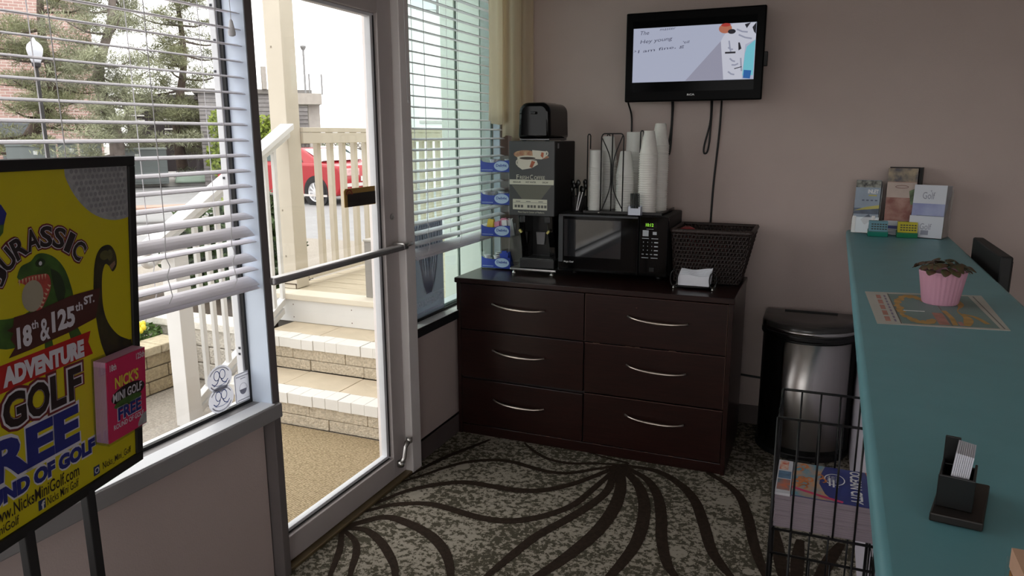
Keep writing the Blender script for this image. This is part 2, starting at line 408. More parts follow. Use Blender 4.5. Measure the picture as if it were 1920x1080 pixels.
# stickers on the glass, bottom right
stick = sheer_mat('sticker_film', (232, 234, 240), 0.86, .6)
blue = M('sticker_blue', (90, 112, 176), .5, var=.05)
grey = M('sticker_grey', (150, 150, 165), .5, var=.05)
def sticker(cy, cz, rx, rz, kind):
    F = frame((-1.7015, cy, cz), (0, 1, 0), (0, 0, 1))
    if kind == 'oval':
        st = MB(F).prism(blob(0, 0, rx, rz, 28), (0, 0, .0006)).build('window_sticker', stick, W1, label='white oval sticker with two blue loops')
        m = MB(F)
        for sx, k in ((-1, 1), (1, 1)):
            ribbon(m, [(sx * .012 + .0115 * math.cos(a) , .012 + .015 * math.sin(a)) for a in [i * 2 * PI / 20 for i in range(21)]], .0014, .0012)
            ribbon(m, spline([(sx * .004, .002), (sx * .012, -.012), (sx * .024, -.016), (sx * .034, -.008)], 5), .0016, .0012)
        ribbon(m, spline([(-.028, -.018), (0, -.022), (.028, -.018)], 5), .0009, .0012)
        m.build('loop_emblem', blue, st)
        m = MB(F)
        for k in range(22):
            a = -2.6 + 2.1 * k / 21
            x, y = rx * .84 * math.cos(a), rz * .82 * math.sin(a)
            m.box(x - .0014, x + .0014, y - .003, y + .002, .0009, .0012)
            x, y = rx * .84 * math.cos(-a), rz * .82 * math.sin(-a)
            m.box(x - .0013, x + .0013, y - .002, y + .0025, .0009, .0012)
        m.build('rim_lettering', grey, st)
    else:
        P = []
        for cx, cz_, a0 in ((rx - .008, rz - .008, 0), (-rx + .008, rz - .008, PI / 2), (-rx + .008, -rz + .008, PI), (rx - .008, -rz + .008, 3 * PI / 2)):
            P += [(cx + .008 * math.cos(a0 + PI / 6 * i), cz_ + .008 * math.sin(a0 + PI / 6 * i), .0) for i in range(4)]
        st = MB(F).prism(P, (0, 0, .0006)).build('window_sticker', stick, W1, label='white rectangular sticker with a grey line border')
        m = MB(F); Q = [(p[0] * .92, p[1] * .95) for p in P]; ribbon(m, Q + [Q[0]], .0012, .0012)
        m.add([(p[0], p[1] , .0012) for p in blob(0, -.006, .016, .018, 16, PI, 2 * PI)], [tuple(range(17))])
        ribbon(m, [(.017 * math.cos(a), -.006 + .02 * math.sin(a)) for a in [i * .2 for i in range(17)]], .0007, .0012)
        for k in range(12):
            m.box(-rx * .75 + k * rx * .126, -rx * .75 + k * rx * .126 + .003, rz * .72, rz * .80, .0009, .0012)
            if 3 < k < 9: m.box(-rx * .75 + k * rx * .126, -rx * .75 + k * rx * .126 + .003, rz * .56, rz * .63, .0009, .0012)
            m.box(-rx * .75 + k * rx * .126, -rx * .75 + k * rx * .126 + .003, -rz * .84, -rz * .77, .0009, .0012)
        m.build('printed_border', grey, st)
sticker(1.682, .757, .052, .043, 'oval'); sticker(1.682, .690, .053, .044, 'oval'); sticker(1.778, .699, .037, .05, 'rect')

# ---- window 2 (beyond the door)
W2 = struct('window_2', (-1.66, 3.3, .6))
MB().box(-1.72, -1.635, 2.797, 3.80, .605, .648).build('window_sill', gasket, W2, bevel=.004)
MB().box(-1.70, -1.637, 2.80, 3.80, .6475, .6495).build('sill_cap', alum, W2)
MB().box(-1.775, -1.713, 2.797, 2.825, .65, 2.38).box(-1.775, -1.713, 3.775, 3.80, .65, 2.38).box(-1.775, -1.713, 2.825, 3.775, .65, .675).box(-1.775, -1.713, 2.825, 3.775, 2.33, 2.38).build('window_frame', alumw, W2, bevel=.003)
MB().box(-1.712, -1.66, 2.797, 2.806, .65, 2.38).box(-1.712, -1.695, 2.806, 3.80, .65, .662).build('gasket', gasket, W2)
MB().box(-1.707, -1.704, 2.80, 3.795, .65, 2.36).build('glass_pane', pane_green, W2)
MB().box(-1.80, -1.776, 3.789, 3.7995, .65, 2.38).box(-1.70, -1.662, 3.789, 3.7995, .65, 2.38).build('jamb_lining', lin_, W2)
# poster stuck to the glass, printed side out
posterm = sheer_mat('backlit_poster', (150, 152, 164), 0.90, .6)
F = frame((-1.7015, 3.028, .815), (0, 1, 0), (0, 0, 1))
bn = MB(F).prism([(-.152, -.16, 0), (.150, -.153, 0), (.147, .285, 0), (-.155, .285, 0)], (0, 0, .0006)).build('glass_poster', posterm, W2, label='grey poster seen from the back on the glass')
lite = sheer_mat('poster_pale_ink', (236, 236, 244), 0.9, .6); darkk = sheer_mat('poster_dark_ink', (128, 130, 144), .8, .6)
text('poster_lettering', 'OCvisitor.com', F, -.145, .143, -.105, -.065, lite, bn, .0012, .02, mirror=True)
m = MB(F); m.box(-.15, .149, -.056, -.0545, .0008, .0012)
for k in range(26): m.box(-.14 + k * .0108, -.14 + k * .0108 + .006, -.138, -.126, .0008, .0012)
m.build('small_lettering', lite, bn)
m = MB(F)
for k in range(17):
    a = -1.15 + 2.3 * k / 16
    ribbon(m, spline([(a * .02, -.05), (a * .055, .05), (a * .09 + .01 * math.sin(k * 3), .16), (a * .105, .27)], 5), lambda t: .004 * (1 - t) + .0015, .0010)
m.build('reed_print', lite, bn)
m = MB(F)
for k in range(12):
    a = -1.1 + 2.2 * k / 11
    ribbon(m, spline([(a * .04, -.04), (a * .07 + .01 * math.cos(k * 5), .07), (a * .10, .2), (a * .11, .28)], 5), lambda t: .003 + .003 * t, .0009)
m.build('reed_shade', darkk, bn)

# ---- door
D = struct('door_1', (-1.68, 2.27, 0))
MB().box(-1.703, -1.655, 1.8525, 1.880, .014, 2.085).build('stile', postd, D, bevel=.002)
MB().box(-1.703, -1.655, 2.592, 2.692, .014, 2.085).build('stile', alumd, D, bevel=.003)
MB().box(-1.703, -1.655, 1.872, 2.592, 1.968, 2.085).build('top_rail', alumd, D, bevel=.003)
MB().box(-1.703, -1.655, 1.872, 2.592, .014, .108).build('bottom_rail', alumd, D, bevel=.003)
MB().box(-1.70, -1.672, 2.566, 2.592, .108, 1.968).box(-1.70, -1.672, 1.872, 2.566, .108, .128).box(-1.70, -1.672, 1.872, 2.566, 1.955, 1.968).build('glazing_stop', alumw, D, bevel=.002)
MB().box(-1.672, -1.669, 2.582, 2.587, .12, 1.96).box(-1.672, -1.669, 1.88, 2.58, .112, .116).build('gasket', gasket, D)
MB().box(-1.687, -1.683, 1.872, 2.568, .126, 1.957).build('glass_pane', pane, D)
pb = MB().box(-1.632, -1.600, 1.845, 2.655, 1.030, 1.056).build('push_bar', M('push_bar_metal', (206, 204, 204), .3, .85, var=.05), D, bevel=.007)
MB().box(-1.655, -1.598, 2.645, 2.685, 1.032, 1.062).build('bar_bracket', chrome, pb, bevel=.006)
MB().tube([(-1.61, 2.65, 1.048), (-1.60, 2.69, 1.05), (-1.605, 2.72, 1.05)], .008, 8).build('bar_end', chrome, pb, smooth=True)
MB(Matrix.Translation((-1.655, 2.645, 1.17)) @ Matrix.Rotation(PI / 2, 4, 'Y')).lathe([(.012, 0), (.012, .006), (.006, .008)], (0, 0, 0), 12).build('lock_cylinder', chrome, D)
piv = MB().tube([(-1.632, 2.615, .085), (-1.628, 2.632, .10), (-1.626, 2.642, .15), (-1.622, 2.662, .17)], [.012, .011, .010, .012], 10).build('pivot_arm', chrome, D, smooth=True)
MB().lathe([(.016, -.012), (.016, .012)], (-1.632, 2.612, .082), 12).lathe([(.014, -.01), (.014, .012)], (-1.62, 2.668, .172), 12).build('pivot_knuckle', chrome, piv, smooth=True)
# open/closed card on the door glass
F = frame((-1.679, 2.455, 1.267), (0, 1, 0), (0, 0.0, 1))
cardy = M('card_ochre', (176, 140, 74), .6, var=.05)
ds = MB(F).prism([(-.104, -.034, 0), (.106, -.037, 0), (.106, .036, 0), (-.096, .036, 0), (-.104, .028, 0)], (0, 0, .003)).build('door_card', cardy, D, label='ochre card with a dark panel')
MB(F).box(-.085, .106, -.034, .016, .003, .004).build('dark_panel', M('card_dark', (38, 26, 22), .4, var=.1), ds)
m = MB(F); ribbon(m, [(-.074 + .019 * math.cos(a), .012 + .019 * math.sin(a)) for a in [i * PI / 12 for i in range(13)]], .003, .0045)
ribbon(m, [(-.074 + .009 * math.cos(a), .012 + .009 * math.sin(a)) for a in [i * PI / 12 for i in range(13)]], .0015, .0045)
m.build('red_emblem', M('card_red', (150, 50, 40), .5, var=.05), ds)
# posts round the door
MB().box(-1.712, -1.618, 1.818, 1.852, 0, 2.38).box(-1.742, -1.712, 1.831, 1.852, 0, 2.38).build('trim_1', postd, kind='structure', bevel=.003)
MB().box(-1.80, -1.622, 2.698, 2.777, 0, 2.38).build('trim_2', alum, kind='structure', bevel=.004)
MB().box(-1.78, -1.640, 2.777, 2.797, 0, 2.38).build('trim_3', gasket, kind='structure')
MB().box(-1.80, -1.63, 1.840, 2.698, 2.092, 2.38).build('trim_4', alumd, kind='structure', bevel=.003)
MB().box(-1.80, -1.625, 1.840, 2.698, -.02, .012).build('trim_5', M('brass_threshold', (128, 112, 82), .45, .5, var=.2, vs=20), kind='structure', bevel=.004)

# ---- venetian blinds
slatm = M('blind_white', (244, 242, 248), .5, var=.03, vs=20)
cordm = M('blind_cord', (228, 228, 230), .8, var=.05)
def slat_mesh(y0, y1, tilt, wd=.05):
    m = MB(); ca, sa = math.cos(tilt), math.sin(tilt)
    top = []; bot = []
    for i in range(5):
        t = (i / 4 - .5) * wd; hgt = .0035 * (1 - (2 * i / 4 - 1) ** 2)
        top.append((t * ca + (hgt) * sa, -t * sa + hgt * ca)); bot.append((t * ca + (hgt - .0022) * sa, -t * sa + (hgt - .0022) * ca))
    ring = top + bot[::-1]
    m.prism([(x, y0, z) for x, z in ring], (0, y1 - y0, 0)); return m
def blind(name, label, y0, y1, zs, tilts, zbot, ladders, xc=-1.655, wand=None, railtilt=.45):
    t = thing(name, label, 'window blind', (xc, (y0 + y1) / 2, 2.36))
    MB().box(xc - .03, xc + .025, y0, y1, 2.30, 2.375).build('head_rail', slatm, t, bevel=.004)
    base = {}
    for z, a in zip(zs, tilts):
        if a not in base:
            m = slat_mesh(y0, y1, a); m.v = [(x + xc, y, zz + z) for x, y, zz in m.v]
            base[a] = (m.build('slat', slatm, t), z)
        else:
            o0, z0 = base[a]; clone(o0, (0, 0, z - z0), t)
    m = slat_mesh(y0, y1, railtilt, .056); m.v = [(x + xc, y, z + zbot) for x, y, z in m.v]
    m2 = MB(); m2.v = [(x, y, z - .012) for x, y, z in m.v]; m.add(m2.v, m.f)
    m.build('bottom_rail', slatm, t, bevel=.002)
    for y in ladders:
        for dx in (-.026, .026):
            pts = [(xc + dx, y + (.012 if dx > 0 else -.002), 2.3), (xc + dx, y + (.010 if dx > 0 else 0), zs[4]), (xc + dx * .95, y + .004, zs[2])]
            pts += [(xc + dx * 1.1, y + .012, (zs[1] + zs[2]) / 2), (xc + dx, y + .002, zs[1]), (xc + dx * 1.15, y + .010, (zs[0] + zbot) / 2), (xc + dx, y, zbot)]
            MB().tube(pts, .0014, 5).build('ladder_cord', cordm, t)
    return t
z1 = [1.092, 1.128, 1.18, 1.211, 1.259] + [1.306 + .0461 * k for k in range(22)]
ti1 = [.12, .42, .10, .62, .30] + [.13] * 22
b1 = blind('window_blind', 'white slatted blind on the long window behind the yellow golf sign', .14, 1.811, z1, ti1, 1.052, (.3, .75, 1.195, 1.455, 1.70))
tz = MB().tube([(-1.632, 1.772, 2.3), (-1.632, 1.775, 1.83)], .001, 5).build('pull_cord', cordm, b1)
MB().lathe([(.002, .045), (.005, .04), (.011, .008), (.010, 0), (.004, -.003)], (-1.632, 1.775, 1.79), 10).build('cord_tassel', cordm, tz, smooth=True)
z2 = [1.03 + .0456 * k for k in range(28)]
b2 = blind('window_blind', 'white slatted blind on the narrow window beside the dresser', 2.80, 3.79, z2, [.14] * 28, .987, (2.90, 3.22, 3.58), railtilt=.5)
pc = MB().tube([(-1.618, 2.735, 2.3), (-1.618, 2.737, 1.9), (-1.619, 2.745, 1.72), (-1.618, 2.738, 1.68), (-1.618, 2.746, 1.64)], .0013, 5).build('pull_cord', cordm, b2)
MB().lathe([(.002, .012), (.004, .008), (.004, 0), (.001, -.002)], (-1.618, 2.747, 1.635), 8).build('cord_tassel', cordm, pc, smooth=True)

# ---- sheer curtain in the corner
cur = sheer_mat('tan_sheer', (246, 236, 218), 0.86, .65)
t = thing('curtain', 'tan sheer curtain hanging in the corner beside the narrow window', 'curtain', (-1.62, 3.75, 1.5))
def curt(path, zb, nm, amp=.012, fr_=9):
    P = spline([(p[0], p[1], 0) for p in path], 12); L = len(P) - 1
    def fn(u, v):
        i = min(int(u * L), L - 1); q = P[i].lerp(P[i + 1], u * L - i); tg = (P[i + 1] - P[i]).normalized(); nn = Vector((-tg.y, tg.x, 0))
        q = q - nn * (amp * (.5 + .5 * math.sin(u * fr_ * 2 * PI + .6 * math.sin(v * 3))) )
        z0 = zb(u); return (q.x, q.y, z0 + (2.45 - z0) * v)
    mm = MB().grid(fn, 60, 10); o = mm.build(nm, cur, t, smooth=True); sd = o.modifiers.new('thickness', 'SOLIDIFY'); sd.thickness = .0015
    return o
curt([(-1.605, 3.50), (-1.605, 3.62), (-1.60, 3.72)], lambda u: 1.575 - .02 * math.sin(u * 3), 'front_panel', .02, 3)
curt([(-1.59, 3.64), (-1.585, 3.74), (-1.56, 3.845)], lambda u: 1.49 + .01 * math.sin(u * 5), 'front_fold', .018, 2.5)
curt([(-1.60, 3.80), (-1.585, 3.868), (-1.50, 3.882)], lambda u: 1.47, 'return_panel', .010, 3)
rod = MB().tube([(-1.60, 2.6, 2.45), (-1.60, 3.86, 2.45)], .01, 10).build('curtain_rod', alum, t, smooth=True)

# ============================================================ DRESSER
dx0, dx1, dy0, dy1 = -1.645, -.317, 3.203, 3.74
t = thing('dresser', 'dark wooden six-drawer dresser against the back wall carrying the coffee machine', 'dresser', ((dx0 + dx1) / 2, 3.47, 0))
MB().box(dx0 - .008, dx1 + .004, dy0 - .008, dy1, .789, .815).build('top', wood, t, bevel=.004)
MB().box(dx0, dx0 + .02, dy0, dy1, 0, .789).build('side_panel', wood, t, bevel=.002)
MB().box(dx1 - .02, dx1, dy0, dy1, 0, .789).build('side_panel', wood, t, bevel=.002)
MB().box(dx0 + .02, dx1 - .02, dy0 + .022, dy1 - .01, .02, .785).build('carcass', M('carcass_dark', (30, 17, 16), .6, var=.2), t)
MB().box(dx0 + .02, dx1 - .02, dy0 + .004, dy0 + .022, .002, .052).build('plinth', wood, t, bevel=.002)
wear = M('worn_edge', (104, 72, 58), .6, var=.3, vs=40)
zr = [(.056, .303), (.309, .552), (.558, .785)]
xm = -.981
hm = M('satin_nickel', (206, 196, 184), .3, 1.0, var=.04)
for ci, (xa, xb, hx) in enumerate(((dx0 + .022, xm - .003, -1.312), (xm + .003, dx1 - .022, -.640))):
    for ri, (za, zb) in enumerate(zr):
        rot = None
        zt = zb - (.006 if ci == 0 and ri == 0 else 0)
        m = MB().box(xa, xb, dy0, dy0 + .019, za, zt, Matrix.Rotation(.006 if ci == 0 and ri == 0 else 0, 3, 'Y'))
        d = m.build('drawer', wood, t, bevel=.0025)
        hz = (.199, .456, .691)[ri] if ci == 0 else (.220, .461, .691)[ri]
        p = []
        hw = .136
        for k in range(13):
            u = k / 12 * 2 - 1
            p.append((hx + u * hw, dy0 - .006 - .026 * (1 - u ** 4), hz - .010 * (1 - u * u) - .004 * u * 0 + .006 * (-u)))
        rr = [.0035 + .0035 * (1 - abs(k / 12 * 2 - 1)) + (.002 if k in (0, 12) else 0) for k in range(13)]
        MB().tube(p, rr, 10).build('handle', hm, d, smooth=True)
MB().box(-.74, -.735, dy0 - .0006, dy0, .735, .740).build('scratch', wear, t)
m = MB()
for k in range(26):
    x = random.uniform(dx0 + .3, dx1 - .05); m.box(x, x + random.uniform(.006, .03), dy0 - .0006, dy0 + .001, .0525, .0545)
for k in range(10):
    x = random.uniform(xm, dx1 - .1); z = random.choice((.306, .555)); m.box(x, x + random.uniform(.02, .06), dy0 - .0006, dy0 + .001, z - .0015, z + .0005)
for z_ in zr: m.box(xm + .003, dx1 - .022, dy0 - .0004, dy0 + .001, z_[1] - .0016, z_[1] - .0004)
m.box(xm + .0031, xm + .0044, dy0 - .0004, dy0 + .001, .558, .785).box(dx1 - .0235, dx1 - .0222, dy0 - .0004, dy0 + .001, .309, .785)
m.build('edge_wear', wear, t)

# ============================================================ COFFEE MACHINE
T = .815
mx0, mx1, my0, my1 = -1.432, -1.196, 3.385, 3.70
t = thing('coffee_machine', 'tall black coffee dispenser on the dresser with a cup picture panel', 'coffee machine', (-1.314, 3.54, T))
MB().box(mx0 + .002, mx1 - .002, my0 + .006, my1, 1.113, 1.472).build('upper_body', blackm, t, bevel=.006)
MB().box(mx0 + .004, mx1 - .002, 3.55, my1, .842, 1.114).build('rear_column', blackm, t, bevel=.004)
bk = MB().box(mx0 + .05, mx1 - .04, 3.545, 3.552, .90, 1.10).build('bay_panel', M('bay_black', (20, 20, 21), .3, var=.1), t)
sid = MB()
for x0, x1, s_ in ((mx0 + .03, mx0 + .062, 1), (mx1 - .055, mx1 - .02, -1)):
    sid.prism([(x0, 3.42, 1.113), (x0, 3.55, 1.113), (x0, 3.55, .86), (x0, 3.47, .86), (x0, 3.46, .95), (x0, 3.43, 1.03)], (x1 - x0, 0, 0))
sid.build('bay_cheek', gloss, t, bevel=.006)
nz = MB().box(-1.395, -1.365, 3.42, 3.47, 1.072, 1.112).box(-1.262, -1.232, 3.42, 3.47, 1.072, 1.112).build('nozzle', M('nozzle_black', (34, 34, 36), .35, var=.1), t, bevel=.006)
MB().box(-1.392, -1.382, 3.41, 3.425, 1.022, 1.040, Matrix.Rotation(-.7, 3, 'Y')).box(-1.245, -1.235, 3.41, 3.425, 1.022, 1.040, Matrix.Rotation(.7, 3, 'Y')).build('lever_tip', M('lever_yellow', (210, 200, 120), .5, var=.05), t)
MB().prism([(-1.343, 3.53, .95), (-1.303, 3.53, .95), (-1.297, 3.53, 1.015), (-1.349, 3.53, 1.015)], (0, .014, 0)).build('cup_sensor', M('sensor_grey', (150, 150, 152), .4, var=.1), t, bevel=.003)
tr = MB().box(mx0 + .035, mx1 - .012, 3.415, 3.555, .845, .892).build('drip_tray', M('tray_black', (38, 38, 40), .35, var=.1), t, bevel=.006)
m = MB()
for k in range(13): m.box(mx0 + .05 + .0125 * k, mx0 + .057 + .0125 * k, 3.425, 3.54, .892, .8935)
m.box(mx0 + .045, mx1 - .02, 3.42, 3.425, .892, .895).box(mx0 + .045, mx1 - .02, 3.54, 3.545, .892, .895)
m.build('tray_grille', M('grille_grey', (110, 112, 112), .35, .8, var=.1), tr)
MB().box(mx0 - .006, mx1 + .004, 3.395, 3.69, .834, .845).build('base_plate', chrome, t, bevel=.003)
for x in (mx0 + .012, mx1 - .022):
    for y in (3.415, 3.66): MB().lathe([(.012, 0), (.013, .004), (.009, .008), (.008, .02)], (x, y, T), 12).build('foot', chrome, t, smooth=True)
fp = MB().box(mx0, mx1, my0 - .008, my0 + .006, 1.113, 1.474).build('front_panel', M('panel_charcoal', (62, 63, 64), .4, var=.06), t, bevel=.003)
F = frame((mx0, my0 - .008, 1.113), (1, 0, 0), (0, 0, 1))   # 0.236 x 0.361
cupw = M('cup_white_print', (212, 206, 190), .5, var=.05); cups_ = M('cup_shade_print', (176, 92, 58), .5, var=.3, vs=40)
tanp = M('saucer_tan_print', (190, 160, 124), .5, var=.4, vs=40, rgb2=(150, 84, 60)); cof = M('coffee_print', (52, 36, 26), .5, var=.1)
m = MB(F); m.add(blob(.085, .298, .060, .019, 24, d=.0004), [tuple(range(24))]); m.add(blob(.158, .285, .05, .010, 20, d=.0004), [tuple(range(20))]); m.build('saucer_print', tanp, fp)
m = MB(F)
m.poly([(.122, .318, .0007), (.196, .312, .0007), (.19, .285, .0007), (.17, .274, .0007), (.14, .276, .0007), (.125, .29, .0007)])
m.poly([(.045, .278, .0009), (.145, .268, .0009), (.152, .25, .0009), (.12, .232, .0009), (.07, .224, .0009), (.045, .24, .0009)])
ribbon(m, [(.05 - .011 * math.sin(a), .258 + .013 * math.cos(a)) for a in [i * PI / 8 for i in range(9)]], .003, .0009)
ribbon(m, [(.192 + .010 * math.sin(a), .302 + .010 * math.cos(a)) for a in [i * PI / 8 for i in range(9)]], .003, .0009)
m.add(blob(.095, .281, .052, .011, 24, d=.0010), [tuple(range(24))])
m.build('cup_print', cupw, fp)
m = MB(F); m.add(blob(.098, .279, .042, .0065, 20, d=.0013), [tuple(range(20))]); m.build('coffee_print', cof, fp)
m = MB(F); m.poly([(.108, .238, .0013), (.122, .232, .0013), (.138, .262, .0013), (.12, .268, .0013)]); m.poly([(.165, .29, .0013), (.178, .28, .0013), (.182, .305, .0013), (.17, .308, .0013)]); m.build('cup_shadow_print', cups_, fp)
pale = M('panel_ivory', (206, 204, 186), .5, var=.03)
text('lettering', 'F', F, .040, .053, .178, .200, pale, fp); text('lettering', 'RESH', F, .058, .104, .178, .194, pale, fp)
text('lettering', 'C', F, .111, .126, .178, .200, pale, fp); text('lettering', 'OFFEE', F, .132, .188, .178, .194, pale, fp)
MB(F).box(.003, .233, .152, .176, 0, .0008).build('menu_strip', pale, fp)
text('lettering', 'REGULAR', F, .022, .063, .160, .168, ink, fp, .0012, .02); text('lettering', 'HOT WATER', F, .088, .142, .160, .168, ink, fp, .0012, .02); text('lettering', 'DECAF', F, .175, .205, .160, .168, ink, fp, .0012, .02)
MB(F).prism([(.014, .149, 0), (.222, .149, 0), (.168, .082, 0), (.068, .082, 0)], (0, 0, .0006)).build('funnel_print', M('panel_olive', (98, 98, 86), .4, var=.04), fp)
MB(F).box(.02, .2, .030, .081, 0, .0012).build('button_plate', pale, fp, bevel=.0005)
m = MB(F); m.box(.022, .198, .0635, .065, .001, .0016)
for x in (.03, .103 - .006, .152):
    for k in range(3 if x != .097 else 1):
        m.box(x + k * .0165, x + k * .0165 + .012, .040, .053, .001, .0018)
for x in (.036, .09, .155): m.box(x, x + .024, .069, .072, .001, .0016)
m.build('buttons', M('button_grey', (88, 88, 84), .5, var=.05), fp)
text('lettering', 'Place Cup In Center of Platform', F, .048, .185, .012, .022, pale, fp, .0008)
MB().box(mx1 - .0025, mx1 - .001, 3.425, 3.445, 1.438, 1.462).build('side_badge', M('badge_grey', (140, 140, 140), .5, var=.1), t)

# ============================================================ TOASTER on top of the machine
t = thing('toaster', 'glossy black rounded toaster standing on top of the coffee machine', 'toaster', (-1.30, 3.55, 1.474))
x0, x1, y0, y1, zb, zt = -1.392, -1.232, 3.40, 3.685, 1.482, 1.655
def tb(x0, x1, y0, y1, zb, zt, r=.045):
    P = []
    for cx, a0, a1 in ((x1 - r, 0, PI / 2), (x0 + r, PI / 2, PI)):
        for k in range(7):
            a = a0 + (a1 - a0) * k / 6; P.append((cx + r * math.cos(a), y0, zt - r + r * math.sin(a)))
    P += [(x0 - .004, y0, zb), (x1 + .004, y0, zb)]
    return MB().prism(P, (0, y1 - y0, 0))
tb(x0, x1, y0, y1, zb, zt).build('shell', M('toaster_black', (7, 7, 8), .08, var=.1, spec=.16), t, bevel=.018, seg=4, smooth=2)
MB().box(x0 + .004, x1 - .004, y0 + .01, y1 - .01, 1.476, 1.486).build('base', M('toaster_base', (120, 120, 122), .3, .8, var=.05), t, bevel=.003)
m = MB()
for x in (x0 + .052, x0 + .088): m.box(x, x + .022, y0 + .05, y1 - .05, zt - .002, zt + .0015)
m.build('bread_slot', blackm, t)
MB().box(x0 + .066, x0 + .094, y0 - .018, y0, 1.60, 1.612).build('lever', black, t, bevel=.003)
m = MB()
for k in range(4): m.lathe([(.011, -.006), (.011, .006)], (x0 + .02 if k % 2 else x1 - .02, y0 + .03 if k < 2 else y1 - .03, 1.480), 10)
m.build('foot', blackm, t)

# ============================================================ CREAMER RACK
t = thing('condiment_rack', 'clear four-tier rack with blue labels holding creamers beside the window', 'rack', (-1.555, 3.53, T))
cx0, cx1, cyf, cyb = -1.635, -1.463, 3.47, 3.62
zs = [.819, .985, 1.150, 1.315]
m = MB()
for x in (cx0, cx1):
    prof = [(cyf - .006 + .007 * math.sin((z - .82) / .166 * 2 * PI), z) for z in np.linspace(.8155, 1.40, 36)]
    P = [(x, y, z) for y, z in prof] + [(x, cyb, 1.40), (x, cyb, .8155)]
    m.prism(P, (.003, 0, 0))
m.build('side_sheet', acrylic, t)
MB().box(cx0, cx1, cyb, cyb + .003, .816, 1.40).build('back_sheet', acrylic, t)
lab = M('label_blue', (36, 62, 160), .4, var=.12, vs=30); labw = M('label_pale', (176, 200, 226), .5, var=.05)
pk = {}
cols = [((222, 226, 232),) * 3, ((225, 228, 230), (210, 216, 224), (235, 235, 235)), ((226, 196, 70), (228, 150, 175), (235, 235, 235)), ((235, 236, 238), (235, 236, 238), (44, 70, 170))]
for k, z in enumerate(zs):
    MB().box(cx0 + .003, cx1, cyf, cyb, z, z + .003).build('shelf', acrylic, t)
    lb = MB()
    P = [(cx0 + .006, cyf, z + .004), (cx1 - .004, cyf, z + .004), (cx1 - .004, cyf, z + .062)]
    for i in range(9):
        u = i / 8; P.append((cx1 - .03 - u * (cx1 - cx0 - .05), cyf, z + .062 - .012 * math.sin(u * PI * .8)))
    P.append((cx0 + .006, cyf, z + .064))
    lo = lb.prism(P, (0, -.002, 0)).build('tier_label', lab, t)
    F = frame((cx0, cyf - .002, z), (1, 0, 0), (0, 0, 1))
    m = MB(F); m.add(blob(.122, .034, .042, .026, 24, d=.0004), [tuple(range(24))]); m.build('label_oval', labw, lo)
    m = MB(F); ribbon(m, [(.122 + .042 * math.cos(a), .034 + .026 * math.sin(a)) for a in [i * PI / 12 for i in range(25)]], .0015, .0008); m.build('oval_rim', lab, lo)
    text('lettering', 'Delight', F, .093, .152, .026, .044, lab, lo, .0010, .02)
    m = MB(F)
    for q in range(9): m.box(.012 + q * .007, .0165 + q * .007, .012, .0155, .0002, .0006)
    m.build('small_print', labw, lo)
    for c in range(3):
        col = cols[3 - k][c] if True else None
        m = MB()
        for q in range(7 if c < 2 else 6):
            u = random.uniform(0, 1); x = cx0 + .02 + (c + u) * (cx1 - cx0 - .04) / 3; y = random.uniform(cyf + .018, cyb - .03)
            zz = z + .004 + .011 + random.choice((0, .02, .04)) 
            if c == 2 and k == 0 or k == 1:
                m.box(x - .014, x + .014, y - .006, y + .006, z + .004, z + .072 + random.uniform(-.01, .02), Matrix.Rotation(random.uniform(-.3, .3), 3, 'Y'))
            else:
                m.lathe([(.011, -.011), (.0165, .008), (.019, .010), (.019, .0115)], (x, y, zz), 10)
        cm_ = M('creamer_%d_%d_%d' % col, col, .4, var=.06, vs=30)
        nm = 'creamer_cups' if not (c == 2 and k == 0 or k == 1) else 'sugar_packets'
        o = m.build(nm, cm_, None, kind='stuff')
        tier = ('bottom', 'second-lowest', 'second-highest', 'top')[k]
        tag(o, '%s in the %s third of the %s tier of the clear rack' % (('small creamer cups', 'paper packets')[nm == 'sugar_packets'], ('left', 'middle', 'right')[c], tier), 'condiments')

# ============================================================ MICROWAVE
t = thing('microwave', 'black microwave oven on the dresser with a green clock display', 'microwave', (-.92, 3.58, T))
ux0, ux1, uy0, uy1, uz0, uz1 = -1.192, -.652, 3.425, 3.78, .838, 1.128
MB().box(ux0, ux1, uy0 + .024, uy1, uz0, uz1).build('body', blackm, t, bevel=.006)
dr = MB().box(ux0, -.79, uy0, uy0 + .023, uz0 + .004, uz1 - .002).build('door', gloss, t, bevel=.004)
rim_ = MB(); F = frame((ux0, uy0, uz0), (1, 0, 0), (0, 0, 1))
MB(F).box(.004, .398, .276, .286, 0, .002).box(.004, .026, .05, .276, 0, .002).build('door_bevel', M('bevel_grey', (52, 55, 60), .35, var=.05), dr, bevel=.001)
win = MB(F).box(.032, .318, .078, .262, -.001, .0015).build('window', M('oven_window', (30, 32, 36), .035, var=.05, spec=1.0), dr, bevel=.001)
text('lettering', 'Magic Chef', F, .032, .082, .046, .056, white, dr, .0006, .01)
cp = MB().box(-.787, ux1, uy0 + .002, uy0 + .023, uz0 + .004, uz1 - .002).build('control_panel', gloss, t, bevel=.004)
F = frame((-.787, uy0 + .002, uz0), (1, 0, 0), (0, 0, 1))
MB(F).box(.022, .082, .236, .262, 0, .0008).build('display', M('display_black', (4, 6, 5), .1, var=.1), cp)
text('clock_digits', '10:12', F, .030, .066, .242, .257, M('led_green', (150, 230, 60), emit=1.0), cp, .0012, .015)
m = MB(F); km = M('key_print', (176, 180, 186), .5, var=.05)
m.box(.016, .044, .196, .224, 0, .0008).box(.064, .082, .204, .218, 0, .0008).box(.034, .066, .229, .2305, 0, .0008)
for z in (.184, .092): m.box(.014, .046, z, z + .003, 0, .0008).box(.058, .09, z, z + .003, 0, .0008)
